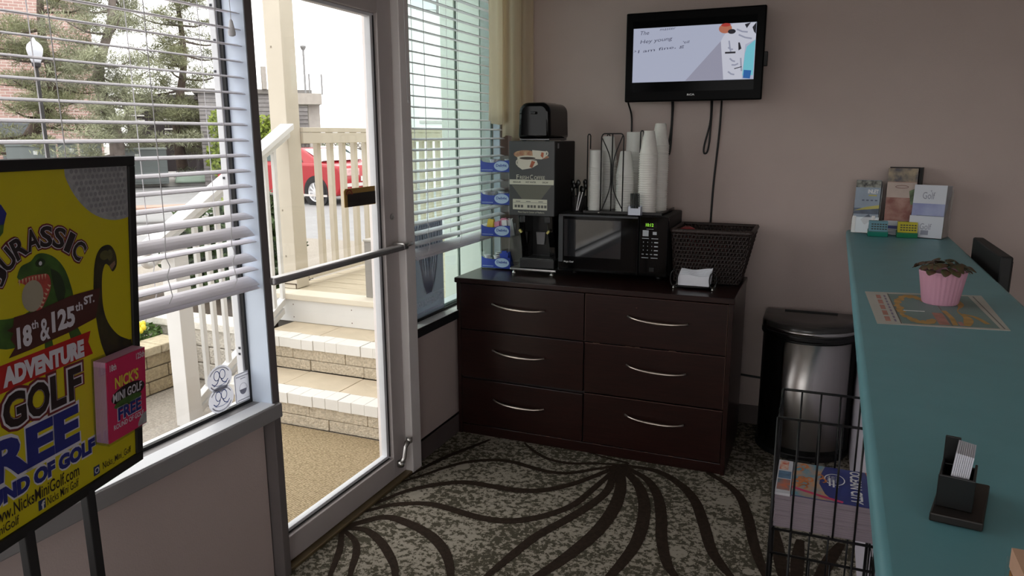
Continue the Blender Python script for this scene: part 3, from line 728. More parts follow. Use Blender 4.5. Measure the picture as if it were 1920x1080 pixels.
for r in range(4):
    z = .166 - r * .019
    for c in range(3):
        if r < 3: m.box(.020 + c * .020, .0225 + c * .020, z, z + .004, 0, .0008)
        else: m.box(.014 + c * .020, .024 + c * .020, z, z + .003, 0, .0008)
    m.box(.072, .090, z - .001, z + .004, 0, .0008)
m.build('key_print', km, cp)
MB(F).box(.052, .076, .026, .05, 0, .005).build('door_button', M('button_black', (26, 27, 29), .2, var=.05), cp, bevel=.003)
for x in (ux0 + .05, ux1 - .06):
    for y in (3.54, 3.72): MB().lathe([(.014, 0), (.016, .024)], (x, y, T), 12).build('foot', blackm, t)

# ============================================================ CUP HOLDER ON THE MICROWAVE
zt = 1.1285
t = thing('cup_holder', 'black wire cup organiser with an arched hoop standing on the microwave', 'cup holder', (-.90, 3.6, zt))
MB().box(-1.075, -.69, 3.46, 3.77, zt, zt + .006).box(-1.075, -.69, 3.455, 3.463, zt, zt + .014).box(-1.075, -1.067, 3.46, 3.77, zt, zt + .014).box(-.698, -.69, 3.46, 3.77, zt, zt + .014).build('tray', black, t, bevel=.002)
h0 = zt + .006
bk = .003
fx0, fx1, fyf = -.993, -.885, 3.472
MB().tube([(fx0, fyf, h0), (fx0, fyf, 1.485)] + [(fx0 + .015 - .015 * math.cos(a), fyf, 1.485 + .022 * math.sin(a)) for a in (.4, .8, 1.2, 1.57)] + [(fx1 - .015 + .015 * math.sin(a), fyf, 1.485 + .022 * math.cos(a)) for a in (0, .4, .8, 1.2)] + [(fx1, fyf, 1.485), (fx1, fyf, h0)], bk, 8).build('front_hoop', wire, t, smooth=True)
xm_ = (fx0 + fx1) / 2
MB().tube([(xm_ - .002 , fyf, h0), (xm_, fyf, 1.507)], bk, 8).build('centre_wire', wire, t, smooth=True)
MB().tube(spline([(fx0 + .002, fyf, h0), (xm_ - .012, fyf, 1.24), (xm_ - .006, fyf, 1.32), (xm_ - .012, fyf, 1.40), (fx0 + .004, fyf, 1.485)], 6), bk * .9, 8).build('scroll_wire', wire, t, smooth=True)
MB().tube(spline([(fx1 - .002, fyf, h0 + .02), (xm_ + .010, fyf, 1.24), (xm_ + .005, fyf, 1.32), (xm_ + .012, fyf, 1.40), (fx1 - .004, fyf, 1.5)], 6), bk * .9, 8).build('scroll_wire', wire, t, smooth=True)
for x, y, zz in ((-1.062, 3.475, 1.505), (-.812, 3.50, 1.52), (-1.04, 3.74, 1.505), (-.93, 3.74, 1.50)):
    MB().tube([(x, y, h0), (x, y, zz - .008), (x + .004, y, zz), (x + .010, y, zz), (x + .014, y, zz - .008), (x + .014, y, zz - .07 if y < 3.49 else h0)], bk, 8).build('side_wire', wire, t, smooth=True)
MB().lathe([(.006, 0), (.006, .004), (.002, .006)], (-.995, 3.455, zt + .003), 10).build('stud', chrome, t)
cupm = M('foam_cup', (226, 226, 222), .6, var=.03, vs=20); cupc = M('wrapped_cup', (234, 232, 226), .35, var=.06, vs=60)
def cup_mesh(rt, rb, h, nm, mat):
    """cup standing upside down, rim at the bottom"""
    return MB().lathe([(rt - .003, 0), (rt, 0), (rt + .0012, .002), (rt + .0012, .006), (rt - .0006, .007), (rb, h - .003), (rb - .003, h), (1e-6, h)], (0, 0, 0), 20).build(nm, mat, None, smooth=2)
def stack(x, y, z0, z1, rt, rb, h, step, label, group, mat):
    n = max(int((z1 - z0 - h) / step) + 1, 1)
    st = (z1 - z0 - h) / max(n - 1, 1); first = None
    for k in range(n):
        if first is None: first = cup_mesh(rt, rb, h, 'foam_cup', mat); o = first
        else: o = first.copy(); COL.objects.link(o)
        o.location = (x, y, z0 + k * st); tag(o, label, 'cup', group)
stack(-1.031, 3.515, h0, 1.43, .0335, .031, .09, .0065, 'white foam cup in the short left stack of the wire holder', 'foam cups, short left stack', cupm)
stack(-1.005, 3.640, h0, 1.495, .044, .027, .125, .012, 'white foam cup in the taller stack behind the left hoop', 'foam cups, tall rear left stack', cupm)
stack(-.889, 3.530, h0, 1.425, .043, .026, .115, .0105, 'tapered white foam cup in the stack right of the wire hoop', 'foam cups, stack right of the hoop', cupm)
stack(-.872, 3.660, h0, 1.515, .048, .045, .10, .009, 'grey-white foam cup in the rear stack behind the hoop', 'foam cups, rear middle stack', cupm)
stack(-.775, 3.515, h0, 1.520, .043, .026, .11, .0105, 'ridged cup in the front plastic-wrapped stack at the holder right end', 'wrapped cups, front stack', cupc)
stack(-.748, 3.640, h0, 1.555, .043, .026, .11, .0105, 'ridged cup in the rear plastic-wrapped stack nearest the wall', 'wrapped cups, rear stack', cupc)
# stirrer box
t = thing('stirrer_box', 'small white box of black stirrers on the microwave front edge', 'stirrer holder', (-.812, 3.445, zt))
m = MB(); X0, X1, Y0, Y1 = -.846, -.783, 3.427, 3.455
m.box(X0, X1, Y0, Y0 + .002, zt, zt + .034).box(X0, X0 + .013, Y0, Y0 + .002, zt + .034, zt + .042).box(X1 - .013, X1, Y0, Y0 + .002, zt + .034, zt + .042)
m.box(X0, X0 + .002, Y0, Y1, zt, zt + .042).box(X1 - .002, X1, Y0, Y1, zt, zt + .042).box(X0, X1, Y1 - .002, Y1, zt, zt + .045).box(X0, X1, Y0, Y1, zt, zt + .002)
m.build('carton', M('carton_white', (206, 212, 226), .5, var=.03), t)
st = None
for k in range(14):
    dx = X0 + .010 + (k % 7) * .0068; dy = Y0 + .009 + (k // 7) * .009
    if st is None:
        st = MB().tube([(0, 0, 0), (.001, 0, .10)], .0022, 6).build('stirrer', black, None); o = st
    else: o = st.copy(); COL.objects.link(o)
    o.location = (dx, dy, zt + .003); o.rotation_euler = (random.uniform(-.02, .02), random.uniform(-.04, .04), 0)
    tag(o, 'thin black stirrer standing in the small white box', 'stirrer', 'black stirrers in the white box')
# cutlery cup
t = thing('cutlery_cup', 'dark cup of black plastic cutlery between coffee machine and cups', 'cutlery holder', (-1.13, 3.53, zt))
MB().lathe([(1e-6, 0), (.036, 0), (.043, .075), (.041, .075), (.035, .003), (1e-6, .003)], (-1.125, 3.54, zt), 20).build('cup', M('smoked_cup', (40, 38, 40), .2, var=.1), t, smooth=2)
for k in range(9):
    a = k * 2 * PI / 9; x, y = -1.125 + .016 * math.cos(a), 3.54 + .016 * math.sin(a); lx, ly = .02 * math.cos(a), .012 * math.sin(a)
    hh = .125 + .02 * math.sin(k * 2.1)
    m = MB().tube([(x, y, zt + .005), (x + lx, y + ly, zt + hh)], .003, 6); m.ball((x + lx, y + ly, zt + hh), .011, 8, 6, (1, .45, 1.5))
    o = m.build('plastic_spoon', black, None, smooth=True); tag(o, 'black plastic spoon standing in the dark cutlery cup', 'spoon', 'black plastic spoons in the cutlery cup')
for k in range(2):
    x = -1.115 + k * .012
    o = MB().box(x - .002, x + .002, 3.497, 3.5, zt + .006, zt + .10, Matrix.Rotation(.16 + .1 * k, 3, 'Y')).build('white_straw', white, None)
    tag(o, 'white paper straw leaning in front of the dark cutlery cup', 'straw', 'white straws by the cutlery cup')

# ============================================================ WICKER BASKET
t = thing('wicker_basket', 'dark brown woven wicker basket at the right end of the dresser', 'basket', (-.48, 3.58, T))
wk = M('dark_wicker', (48, 34, 30), .5, var=.35, vs=60); wk2 = M('dark_wicker_rib', (36, 26, 24), .5, var=.2)
def bk_pt(u, z, off=0):
    """point on the tapered rectangular wall; u 0..1 round the rim, z 0..1"""
    xa0, xa1, ya0, ya1 = -.625, -.335, 3.49, 3.70
    xb0, xb1, yb0, yb1 = -.640, -.283, 3.455, 3.755
    L = lambda a, b_: a + (b_ - a) * z
    X0, X1, Y0, Y1 = L(xa0, xb0), L(xa1, xb1), L(ya0, yb0), L(ya1, yb1)
    per = [(X1 - X0), (Y1 - Y0)] * 2; tot = sum(per); d = (u % 1) * tot
    for k in range(4):
        if d <= per[k] or k == 3: break
        d -= per[k]
    r = d / per[k]
    x, y, nx, ny = [(X0 + r * (X1 - X0), Y0, 0, -1), (X1, Y0 + r * (Y1 - Y0), 1, 0), (X1 - r * (X1 - X0), Y1, 0, 1), (X0, Y1 - r * (Y1 - Y0), -1, 0)][k]
    return (x + nx * off, y + ny * off, T + .004 + z * .246)
NW = 150; rows = 13
m = MB()
for k in range(NW):
    m.tube([bk_pt(k / NW, i / 39, .0050 * math.sin(PI * i / 39 * rows + PI * (k % 2))) for i in range(40)], .0038, 4)
m.build('woven_canes', wk, t, smooth=True, kind='stuff')
m = MB()
for r in range(rows + 1):
    z = min(max(r / rows, .01), .99)
    m.tube([bk_pt(i / 80, z) for i in range(80)], .0048, 5, closed=True)
m.build('woven_hoops', wk2, t, smooth=True, kind='stuff')
m = MB(); pts = [bk_pt(i / 200, 1.0, .002 * math.sin(2 * PI * i / 3)) for i in range(200)]; m.tube(pts, .009, 6, closed=True); pts = [bk_pt(i / 200, .985, .004) for i in range(200)]; m.tube(pts, .007, 6, closed=True)
m.build('rim', wk, t, smooth=True)
MB().box(-.622, -.337, 3.492, 3.698, T + .001, T + .008).build('base', wk2, t)
o = MB().lathe([(1e-6, -.034), (.014, -.036), (.032, -.02), (.039, .004), (.034, .026), (.016, .035), (.006, .030), (1e-6, .026)], (-.585, 3.56, T + .222), 20).build('apple', M('apple_red', (168, 40, 48), .35, var=.3, vs=30), None, smooth=True)
tag(o, 'red apple showing above the near rim of the wicker basket', 'apple')
ap2 = None
for (x, y, z) in ((-.58, 3.60, .155), (-.53, 3.55, .155), (-.47, 3.63, .16), (-.42, 3.55, .15), (-.50, 3.60, .08), (-.57, 3.57, .08), (-.42, 3.62, .075), (-.5, 3.55, .012+.036), (-.57,3.64,.05), (-.4,3.56,.05)):
    q = o.copy(); COL.objects.link(q); q.location = (x + .585, y - 3.56, z - .222 + .0); q['group'] = 'apples deep inside the basket'; q['label'] = 'red apple lying deep inside the dark wicker basket'
# napkin holder
t = thing('napkin_holder', 'small black wire napkin holder in front of the wicker basket', 'napkin holder', (-.51, 3.36, T))
nx0, nx1, ny0, ny1 = -.598, -.425, 3.325, 3.41
for y in (ny0, ny1):
    MB().tube([(nx0 + .012, y, T + .012), (nx1 - .012, y, T + .012)], .0035, 8).build('rail', wire, t, smooth=True)
for x in (nx0 + .012, nx1 - .012): MB().tube([(x, ny0, T + .012), (x, ny1, T + .012)], .003, 8).build('cross_rail', wire, t, smooth=True)
for x, s_ in ((nx0, -1), (nx1, 1)):
    for b_ in (1, -1):
        MB().tube([(x + b_ * .016 * math.sin(a), ny0 - .002, T + .048 - .036 * math.cos(a)) for a in [i * PI / 10 for i in range(11)]], .0025, 6).build('end_loop', wire, t, smooth=True)
    for y in (ny0, ny1): MB().lathe([(1e-6, 0), (.005, .003), (.005, .007), (.002, .010), (.002, .016)], (x, y - .002, T), 10).build('foot', chrome, t, smooth=True)
    MB().ball((x, ny0 - .002, T + .088), .004, 8, 6).build('finial', wire, t, smooth=True)
nap = M('napkin_white', (224, 226, 234), .8, var=.03, vs=30)
first = None
for k in range(9):
    yy = ny0 + .006 + k * .0085
    hgt = .062 + .018 * (k / 8)
    P = [(nx0 + .018, yy, T + .017)] + [(nx1 - .018, yy, T + .017)] + [(nx1 - .016 + .004 * k / 8, yy, T + hgt + .012 * (k / 8))]
    for i in range(9):
        u = 1 - i / 8; P.append((nx0 + .02 + u * (nx1 - nx0 - .04), yy, T + hgt + .004 * math.sin(u * 2 * PI + k * .25) + .004 * u))
    P.append((nx0 + .017, yy, T + hgt - .012))
    q = MB().prism(P, (0, .0075, 0)).build('napkin', nap, None)
    tag(q, 'folded white napkin upright in the black wire holder', 'napkin', 'napkins in the wire holder')

# ============================================================ TELEVISION
t = thing('television', 'black flat television mounted on the back wall showing white handwriting board', 'television', (-.632, 3.88, 1.87))
F = frame((-.632, 3.76, 1.874), (1, .0, 0), (0, 0, 1))
sh = MB(F).box(-.329, .329, -.212, .212, -.03, .0).build('bezel', M('tv_black', (5, 5, 6), .3, var=.1, spec=.06), t, bevel=.006)
MB(F).box(-.27, .27, -.16, .17, -.06, -.03).build('rear_shell', blackm, t, bevel=.01)
MB(F).box(-.296, .290, -.165, .172, 0, .0008).build('panel', M('screen_black', (5, 6, 8), .15, var=.05, spec=.06), sh)
E_ = lambda n, c, e=.75: M(n, c, .5, emit=e)
sc_ = MB(F).box(-.291, .288, -.118, .138, .0009, .0013).build('picture', E_('screen_white', (196, 202, 226), .62), sh)
scr = .0018
m = MB(F); m.poly([(-.03, -.117, scr), (.175, -.117, scr), (.150, .05, scr), (.13, .06, scr)]); m.build('picture_shadow', E_('screen_grey', (172, 172, 194), .6), sc_)
m = MB(F); m.poly([(.150, -.116, .0022), (.235, -.116, .0022), (.242, .04, .0022), (.287, .06, .0022), (.287, .136, .0022), (.18, .136, .0022), (.14, .08, .0022), (.13, .06, .0022)]); m.build('white_suit', E_('screen_suit', (206, 208, 222), .75), sc_)
m = MB(F)
for q in ((.165, .03, .188, .02), (.175, -.02, .20, -.035), (.185, -.05, .215, -.045), (.17, -.08, .2, -.095), (.21, .085, .27, .065), (.2, .11, .25, .095), (.168, .06, .178, .01), (.225, -.02, .232, -.08)): ribbon(m, [(q[0], q[1]), ((q[0] + q[2]) / 2, (q[1] + q[3]) / 2 - .004), (q[2], q[3])], .0035, .0025)
m.build('suit_folds', E_('screen_fold', (172, 176, 198), .6), sc_)
m = MB(F); m.poly([(.236, -.10, .0024), (.284, -.10, .0024), (.287, .06, .0024), (.25, .03, .0024), (.243, .0, .0024)]); m.build('teal_patch', E_('screen_teal', (120, 206, 222), .7), sc_)
m = MB(F); m.poly([(.24, -.112, .0027), (.272, -.115, .0027), (.276, -.078, .0027), (.242, -.075, .0027)]); m.build('blue_patch', E_('screen_blue', (36, 110, 190), .6), sc_)
m = MB(F); m.add(blob(.148, .116, .030, .022, 16, d=.0027), [tuple(range(16))]); m.build('head_patch', E_('screen_skin', (206, 124, 96), .6), sc_)
m = MB(F); m.add(blob(.150, .132, .022, .008, 12, d=.003), [tuple(range(12))]); m.build('red_patch', E_('screen_red', (196, 60, 50), .6), sc_)
m = MB(F)
m.add(blob(.178, .101, .018, .011, 14, d=.003), [tuple(range(14))]); m.box(.152, .200, .002, .010, .0026, .003); m.poly([(.210, .05, .003), (.217, .05, .003), (.226, .022, .003), (.213, .014, .003)])
m.poly([(.235, .13, .003), (.262, .137, .003), (.245, .112, .003)]); m.poly([(.27, .115, .003), (.287, .137, .003), (.287, .085, .003), (.278, .095, .003)]); m.poly([(.198, -.066, .003), (.232, -.058, .003), (.231, -.062, .003), (.198, -.070, .003)])
m.build('dark_details', E_('screen_dark', (34, 34, 50), .4), sc_)
m = MB(F)
def scrib(word, x, y, w_, h_, ang=0):
    text('handwriting', word, F, x, x + w_, y, y + h_, None, None, .0022, 0, rot=ang, shear=.3, mb=m)
scrib('The', -.258, .107, .045, .018, .02); scrib('master', -.16, .124, .075, .010, .04)
scrib('Hey young', -.255, .066, .155, .022, .07); scrib('I am fine, g', -.266, .027, .225, .018, .08); scrib("'til", -.048, .058, .03, .012, .08); scrib('>', -.286, .026, .011, .011)
m.build('handwriting', E_('screen_ink', (92, 94, 124), .45), sc_)
text('lettering', 'RCA', F, -.018, .018, -.186, -.177, white, sh, .0006, .03)
mt = MB().box(-.72, -.54, 3.87, 3.90, 1.76, 1.98).build('wall_plate', blackm, t)
MB().tube([(-.63, 3.88, 1.87), (-.63, 3.81, 1.87)], .025, 10).build('mount_arm', blackm, t)
MB().box(-.306, -.288, 3.765, 3.80, 1.815, 1.88).build('side_box', blackm, t, bevel=.003)
def cable(nm, label, pts, r=.0045):
    o = MB().tube(spline(pts, 8), r, 8).build(nm, wire, None, smooth=True); tag(o, label, 'cable')
yc = 3.893
cable('power_cable', 'thin black cable dropping from the television left end to the cups', [(-.965, 3.82, 1.70), (-.965, 3.86, 1.66), (-.955, yc, 1.60), (-.952, yc, 1.50), (-.955, yc, 1.30), (-.955, yc, 1.14)])
cable('looped_cable', 'short black cable loop hanging under the television middle', [(-.742, 3.82, 1.70), (-.742, 3.87, 1.66), (-.745, yc, 1.55), (-.757, yc, 1.44), (-.757, yc, 1.405), (-.750, yc, 1.405), (-.745, yc, 1.45), (-.742, yc, 1.55), (-.736, 3.87, 1.66), (-.736, 3.82, 1.70)])
cable('looped_cable', 'wider black cable loop hanging under the television right half', [(-.548, 3.82, 1.70), (-.548, 3.87, 1.66), (-.552, yc, 1.56), (-.575, yc, 1.45), (-.575, yc, 1.41), (-.56, yc, 1.415), (-.552, yc, 1.46), (-.548, yc, 1.55), (-.543, 3.87, 1.66), (-.543, 3.82, 1.70)])
cable('long_cable', 'long black cable running from the television down behind the basket', [(-.498, 3.82, 1.70), (-.498, 3.87, 1.66), (-.505, yc, 1.5), (-.52, yc, 1.25), (-.525, yc, 1.02), (-.525, yc, .7)], .005)
cable('floor_cable', 'black cable running along the back wall between dresser and trash can', [(-.40, 3.89, .27), (-.30, 3.892, .262), (-.22, 3.892, .258), (-.12, 3.892, .255)], .006)

# ============================================================ TRASH CAN
t = thing('trash_can', 'half-round black step trash can with a brushed steel front', 'trash can', (0, 3.69, 0))
def dshape(cx, cyf, rx, ry, yb, n=24):
    P = [(cx + rx * math.cos(a), cyf + ry - ry * math.sin(a)) for a in [PI * i / n for i in range(n + 1)]]
    return P + [(cx - rx, yb), (cx + rx, yb)]
tcx, tyf, trx, try_ = -.012, 3.492, .208, .20
def dring(m, z0, z1, g=0, top=None):
    P = dshape(tcx, tyf - g, trx + g, try_ + g * 0, 3.85 + g)
    m.prism([(x, y, z0) for x, y in P], (0, 0, z1 - z0))
m = MB(); dring(m, .015, .575); m.build('body', black, t, bevel=.006)
m = MB(); dring(m, 0, .03, .006); m.build('base_ring', blackm, t, bevel=.006)
m = MB(); dring(m, .572, .60, .008); m.build('lid_ring', black, t, bevel=.008)
lidm = M('lid_black', (56, 54, 53), .25, var=.1)
P0 = dshape(tcx, tyf - .006, trx + .006, try_, 3.855); lid = MB(); vs = []; fs = []
lv = [(1, .60), (1.0, .625), (.985, .638), (.94, .645), (.5, .648)]
nP = len(P0)
for s_, z in lv:
    for x, y in P0: vs.append((tcx + (x - tcx) * s_, 3.68 + (y - 3.68) * s_, z))
for j in range(len(lv) - 1):
    for i in range(nP): fs.append((j * nP + i, j * nP + (i + 1) % nP, (j + 1) * nP + (i + 1) % nP, (j + 1) * nP + i))
fs.append(tuple((len(lv) - 1) * nP + i for i in range(nP))); fs.append(tuple(reversed(range(nP))))
lid.add(vs, fs); lid = lid.build('lid', lidm, t, smooth=2)
Pr = dshape(tcx, tyf - .010, trx + .010, try_, 3.8)[2:22]
m = MB(); vs = []; fs = []
for i, (x, y) in enumerate(Pr):
    vs += [(x, y, .606), (x, y, .622)]
    if i: fs.append((2 * i - 2, 2 * i - 1, 2 * i + 1, 2 * i))
m.add(vs, fs); rb_ = m.build('lid_band', M('band_steel', (190, 188, 186), .25, 1.0, var=.05), t, smooth=True); sd = rb_.modifiers.new('thickness', 'SOLIDIFY'); sd.thickness = .004
MB().box(tcx - .12, tcx + .12, 3.80, 3.815, .644, .652).build('lid_hinge', blackm, lid)
steel = M('brushed_steel', (206, 202, 200), .33, 1.0, var=.06, vs=20, stretch=(1, 1, .05))
P = dshape(tcx, tyf - .003, trx + .003, try_, 3.8, 96)
arc = P[16:65]
m = MB(); vs = []; fs = []
for i, (x, y) in enumerate(arc):
    vs += [(x, y - .0015, .055), (x, y - .0015, .565)]
    if i: fs.append((2 * i - 2, 2 * i - 1, 2 * i + 1, 2 * i))
m.add(vs, fs); so = m.build('steel_front', steel, t, smooth=True)
snt = steel.node_tree; sb = snt.nodes['Principled BSDF']; tn = snt.nodes.new('ShaderNodeTangent'); tn.direction_type = 'RADIAL'; tn.axis = 'Z'
sb.inputs['Anisotropic'].default_value = .85; sb.inputs['Anisotropic Rotation'].default_value = .25; snt.links.new(tn.outputs[0], sb.inputs['Tangent']); sd = so.modifiers.new('thickness', 'SOLIDIFY'); sd.thickness = .002
pd = MB().box(tcx - .05, tcx + .05, 3.45, 3.50, .012, .022).build('pedal', blackm, t, bevel=.004)

# ============================================================ LITERATURE RACK
t = thing('magazine_rack', 'black wire literature rack on the carpet against the reception counter', 'magazine rack', (.067, 2.12, 0))
rx0, rx1, ry0, ry1 = -.066, .197, 2.0, 2.245
def wr(nm, pts, r=.0032, smooth=True): return MB().tube(pts, r, 7).build(nm, wire, t, smooth=True)
xs = [rx0 + (rx1 - rx0) * k / 5 for k in range(6)]
for (za, zb) in ((.433, .757), (.06, .36)):
    for z, rr in ((zb, .004), (za, .004)):
        MB().tube([(rx0, ry0, z), (rx1, ry0, z), (rx1, ry1, z), (rx0, ry1, z)], rr, 7, closed=True).build('pocket_rail', wire, t, smooth=True)
    for x in xs:
        wr('wire_upright', [(x, ry0, za), (x, ry0, zb)], .0028)
        wr('wire_upright', [(x, ry1, za), (x, ry1, zb + .0)], .0028)
        wr('floor_wire', [(x, ry0, za), (x, ry1, za)], .0028)
    for y in (ry0 + .08, ry0 + .16):
        for x in (rx0, rx1): wr('wire_upright', [(x, y, za), (x, y, zb)], .0028)
for x in (rx0, rx1):
    for y in (ry0, ry1): wr('leg', [(x, y, 0), (x, y, .757)], .0045)
    wr('foot_rail', [(x, ry0, .006), (x, ry1, .006)], .0045)
wr('leg', [(xs[1], ry0, 0), (xs[1], ry0, .433)], .0035); wr('leg', [(xs[4], ry0, 0), (xs[4], ry0, .433)], .0035)
# magazines: a deep pile, the two top covers show
pg = M('page_edges', (150, 138, 146), .8, var=.14, vs=8, stretch=(1, 1, 60)); cov = M('cover_backing', (196, 70, 110), .5, var=.2)
z = .438; first = None
nm_ = 14; th = .0068
for k in range(nm_):
    if first is None:
        mb = MB().box(-.060, .193, 2.007, 2.228, z, z + th * .88); mb.k = 1; mb.box(-.0602, .1932, 2.0068, 2.2282, z + th * .88, z + th * .97)
        first = mb.build('magazine', [pg, M('cover_pale', (170, 158, 168), .5, var=.2)], None); o = first
    else: o = first.copy(); COL.objects.link(o); o.location = (random.uniform(-.0015, .0015), random.uniform(-.0015, .0015), k * th)
    tag(o, 'grey-edged magazine in the tall pile inside the wire rack', 'magazine', 'magazines piled in the rack pocket')
ztop = z + nm_ * th
mg = thing('magazine', 'top magazine with a blue OCEAN CITY cover in the wire rack', 'magazine', (.09, 2.12, ztop))
MB().box(-.02, .196, 2.006, 2.228, ztop, ztop + .004).build('pages', pg, mg)
navy = M('cover_navy', (38, 52, 128), .35, var=.25, vs=12)
cv = MB().box(-.0205, .1965, 2.0055, 2.2285, ztop + .004, ztop + .0055).build('cover', navy, mg)
F = frame((-.02, 2.006, ztop + .0055), (1, 0, 0), (0, 1, 0))    # 0.216 x 0.222
m = MB(F); m.poly([(0, .222, .0004), (.085, .222, .0004), (.075, .17, .0004), (.07, .10, .0004), (.085, .04, .0004), (.11, 0, .0004), (0, 0, .0004)]); cvp = m.build('swirl_art', M('art_teal', (92, 150, 170), .4, var=1, vs=26, rgb2=(196, 150, 110)), cv)
m = MB(F); ribbon(m, spline([(.0, .05), (.04, .035), (.08, .02), (.13, .004)], 6), .006, .0008); m.build('pink_edge', M('art_pink', (214, 60, 110), .4, var=.2), cv)
m = MB(F)
for q in range(14):
    a = random.uniform(0, .07); b_ = random.uniform(.02, .21); ribbon(m, spline([(a, b_), (a + .012, b_ + .012), (a + .02, b_ - .004), (a + .012, b_ - .016)], 4), .003, .0009 + q * .00001)
m.build('curl_art', M('art_orange', (214, 130, 70), .4, var=.4, vs=40), cv)
m = MB(F); ribbon(m, [(.11 + .026 * math.cos(a), .14 + .036 * math.sin(a)) for a in [i * PI / 14 for i in range(29)]], .0015, .0008)
m.build('badge_ring', white, cv)
F2 = frame((-.02 + .11, 2.006 + .14, ztop + .0055), (0, -1, 0), (1, 0, 0))
for i, wd in enumerate(('FREE', 'GUIDE', 'MAP')): text('lettering', wd, F2, -.02, .02, -.012 + (1 - i) * .011 + .004, -.004 + (1 - i) * .011 + .004, white, cv, .0009)
F3 = frame((-.02 + .150, 2.006 + .215, ztop + .0055), (0, -1, 0), (1, 0, 0))
text('lettering', 'OCEAN CITY', F3, .0, .205, .0, .030, white, cv, .0009, .03)
m = MB(F3); m.box(.07, .12, -.055, -.050, .0003, .0008).box(.08, .125, -.045, -.04, .0003, .0008).box(.09, .125, -.035, -.03, .0003, .0008); m.build('small_lettering', white, cv)
m = MB(F); m.poly([(.192, .222, .0005), (.216, .222, .0005), (.216, .04, .0005), (.207, .10, .0005)]); m.build('orange_band', M('art_amber', (206, 110, 60), .4, var=.3), cv)
fl = thing('magazine', 'smaller flyer with red and blue pictures at the left of the wire rack pile', 'flyer', (-.045, 2.12, ztop))
fo = MB().box(-.062, -.0225, 2.004, 2.226, ztop + .0002, ztop + .0075).build('pages', M('flyer_paper', (206, 206, 212), .6, var=.05), fl)
F = frame((-.062, 2.004, ztop + .0075), (1, 0, 0), (0, 1, 0))
m = MB(F); m.box(.004, .028, .155, .215, 0, .0004); m.build('red_picture', M('flyer_red', (206, 84, 52), .5, var=.5, vs=60, rgb2=(230, 210, 190)), fo)
m = MB(F); m.box(.003, .037, .095, .145, 0, .0004); m.build('blue_picture', M('flyer_blue', (96, 130, 160), .5, var=.4, vs=50), fo)
m = MB(F); m.box(.003, .037, .02, .09, 0, .0004); m.build('orange_picture', M('flyer_orange', (196, 110, 80), .5, var=.6, vs=50, rgb2=(90, 120, 130)), fo)

# ============================================================ RECEPTION COUNTER
t = thing('reception_counter', 'reception counter with a long teal laminate top', 'counter', (.3, 1.7, 0))
teal = M('teal_laminate', (110, 168, 178), .42, var=.05, vs=14, bump=.02, bs=200)
m = MB(); P = [(.070, -.7), (.49, -.7), (.538, 3.898), (.115, 3.898)]
m.prism([(x, y, 1.008) for x, y in P], (0, 0, .042)); m.build('countertop', teal, t, bevel=.012, seg=4, smooth=2)
pan = M('counter_panel', (206, 200, 212), .6, var=.04, vs=5)
MB().box(.205, .225, -.7, 3.89, 0, 1.008).build('front_panel', pan, t)
MB().box(.225, .48, -.7, 3.89, 0, .10).build('kick', blackm, t)
MB().box(.225, .44, -.7, 3.89, .55, .57).build('inner_shelf', pan, t)
MB().box(.225, 1.05, 1.2, 3.88, .70, .73).build('desk_surface', M('desk_grey', (110, 104, 100), .5, var=.1), t, bevel=.004)
for y in (1.25, 3.82): MB().box(1.0, 1.04, y, y + .04, 0, .70).build('desk_leg', blackm, t)
t = thing('monitor', 'black computer monitor standing behind the counter right edge', 'monitor', (.585, 3.14, .73))
MB().box(.562, .60, 2.88, 3.40, .79, 1.098).build('casing', blackm, t, bevel=.006)
MB().box(.60, .604, 2.90, 3.38, .81, 1.08).build('screen', gloss, t)
MB().box(.57, .59, 3.10, 3.18, .735, .80).box(.53, .68, 3.04, 3.24, .731, .742).build('stand', blackm, t, bevel=.004)

CT = 1.05
# brochure holders at the far end
HM = Matrix.Identity(4)
def turn(x, y, a):
    global HM
    HM = Matrix.Translation((x, y, 0)) @ Matrix.Rotation(math.radians(a), 4, 'Z') @ Matrix.Translation((-x, -y, 0))
def holder(nm, label, x0, x1, yf, yb, h, hb, lean, cover):
    t = thing(nm, label, 'brochure holder', ((x0 + x1) / 2, (yf + yb) / 2, CT))
    m = MB(HM)
    L = lambda z: lean * z
    def pnl(xa, xb, y, z0, z1, ext): m.prism([(xa, y + L(z0), CT + z0), (xb, y + L(z0), CT + z0), (xb, y + L(z1), CT + z1), (xa, y + L(z1), CT + z1)], ext)
    pnl(x0, x1, yf, .002, hb, (0, .002, 0)); pnl(x0, x1, yb, .002, h * .9, (0, .002, 0)); m.box(x0, x1, yf, yb, CT + .0005, CT + .003)
    for x in (x0, x1 - .002): m.prism([(x, yf, CT + .002), (x, yb, CT + .002), (x, yb + L(h * .9), CT + h * .9), (x, yf + L(hb), CT + hb)], (.002, 0, 0))
    m.build('clear_case', acrylic, t)
    return t, L
def leaflet(label, group, x0, x1, y, th, z0, z1, L, mat):
    P = [(x0, y + L(z0), CT + z0), (x1, y + L(z0), CT + z0), (x1, y + L(z1), CT + z1), (x0, y + L(z1), CT + z1)]
    o = MB(HM).prism(P, (0, th, 0)).build('brochure', mat, None); tag(o, label, 'brochure', group)
    F = HM @ frame((x0, y + L(z0) , CT + z0), (1, 0, 0), (0, L(1), 1)); return o, F
papr = M('brochure_paper', (190, 190, 196), .6, var=.08, vs=20)
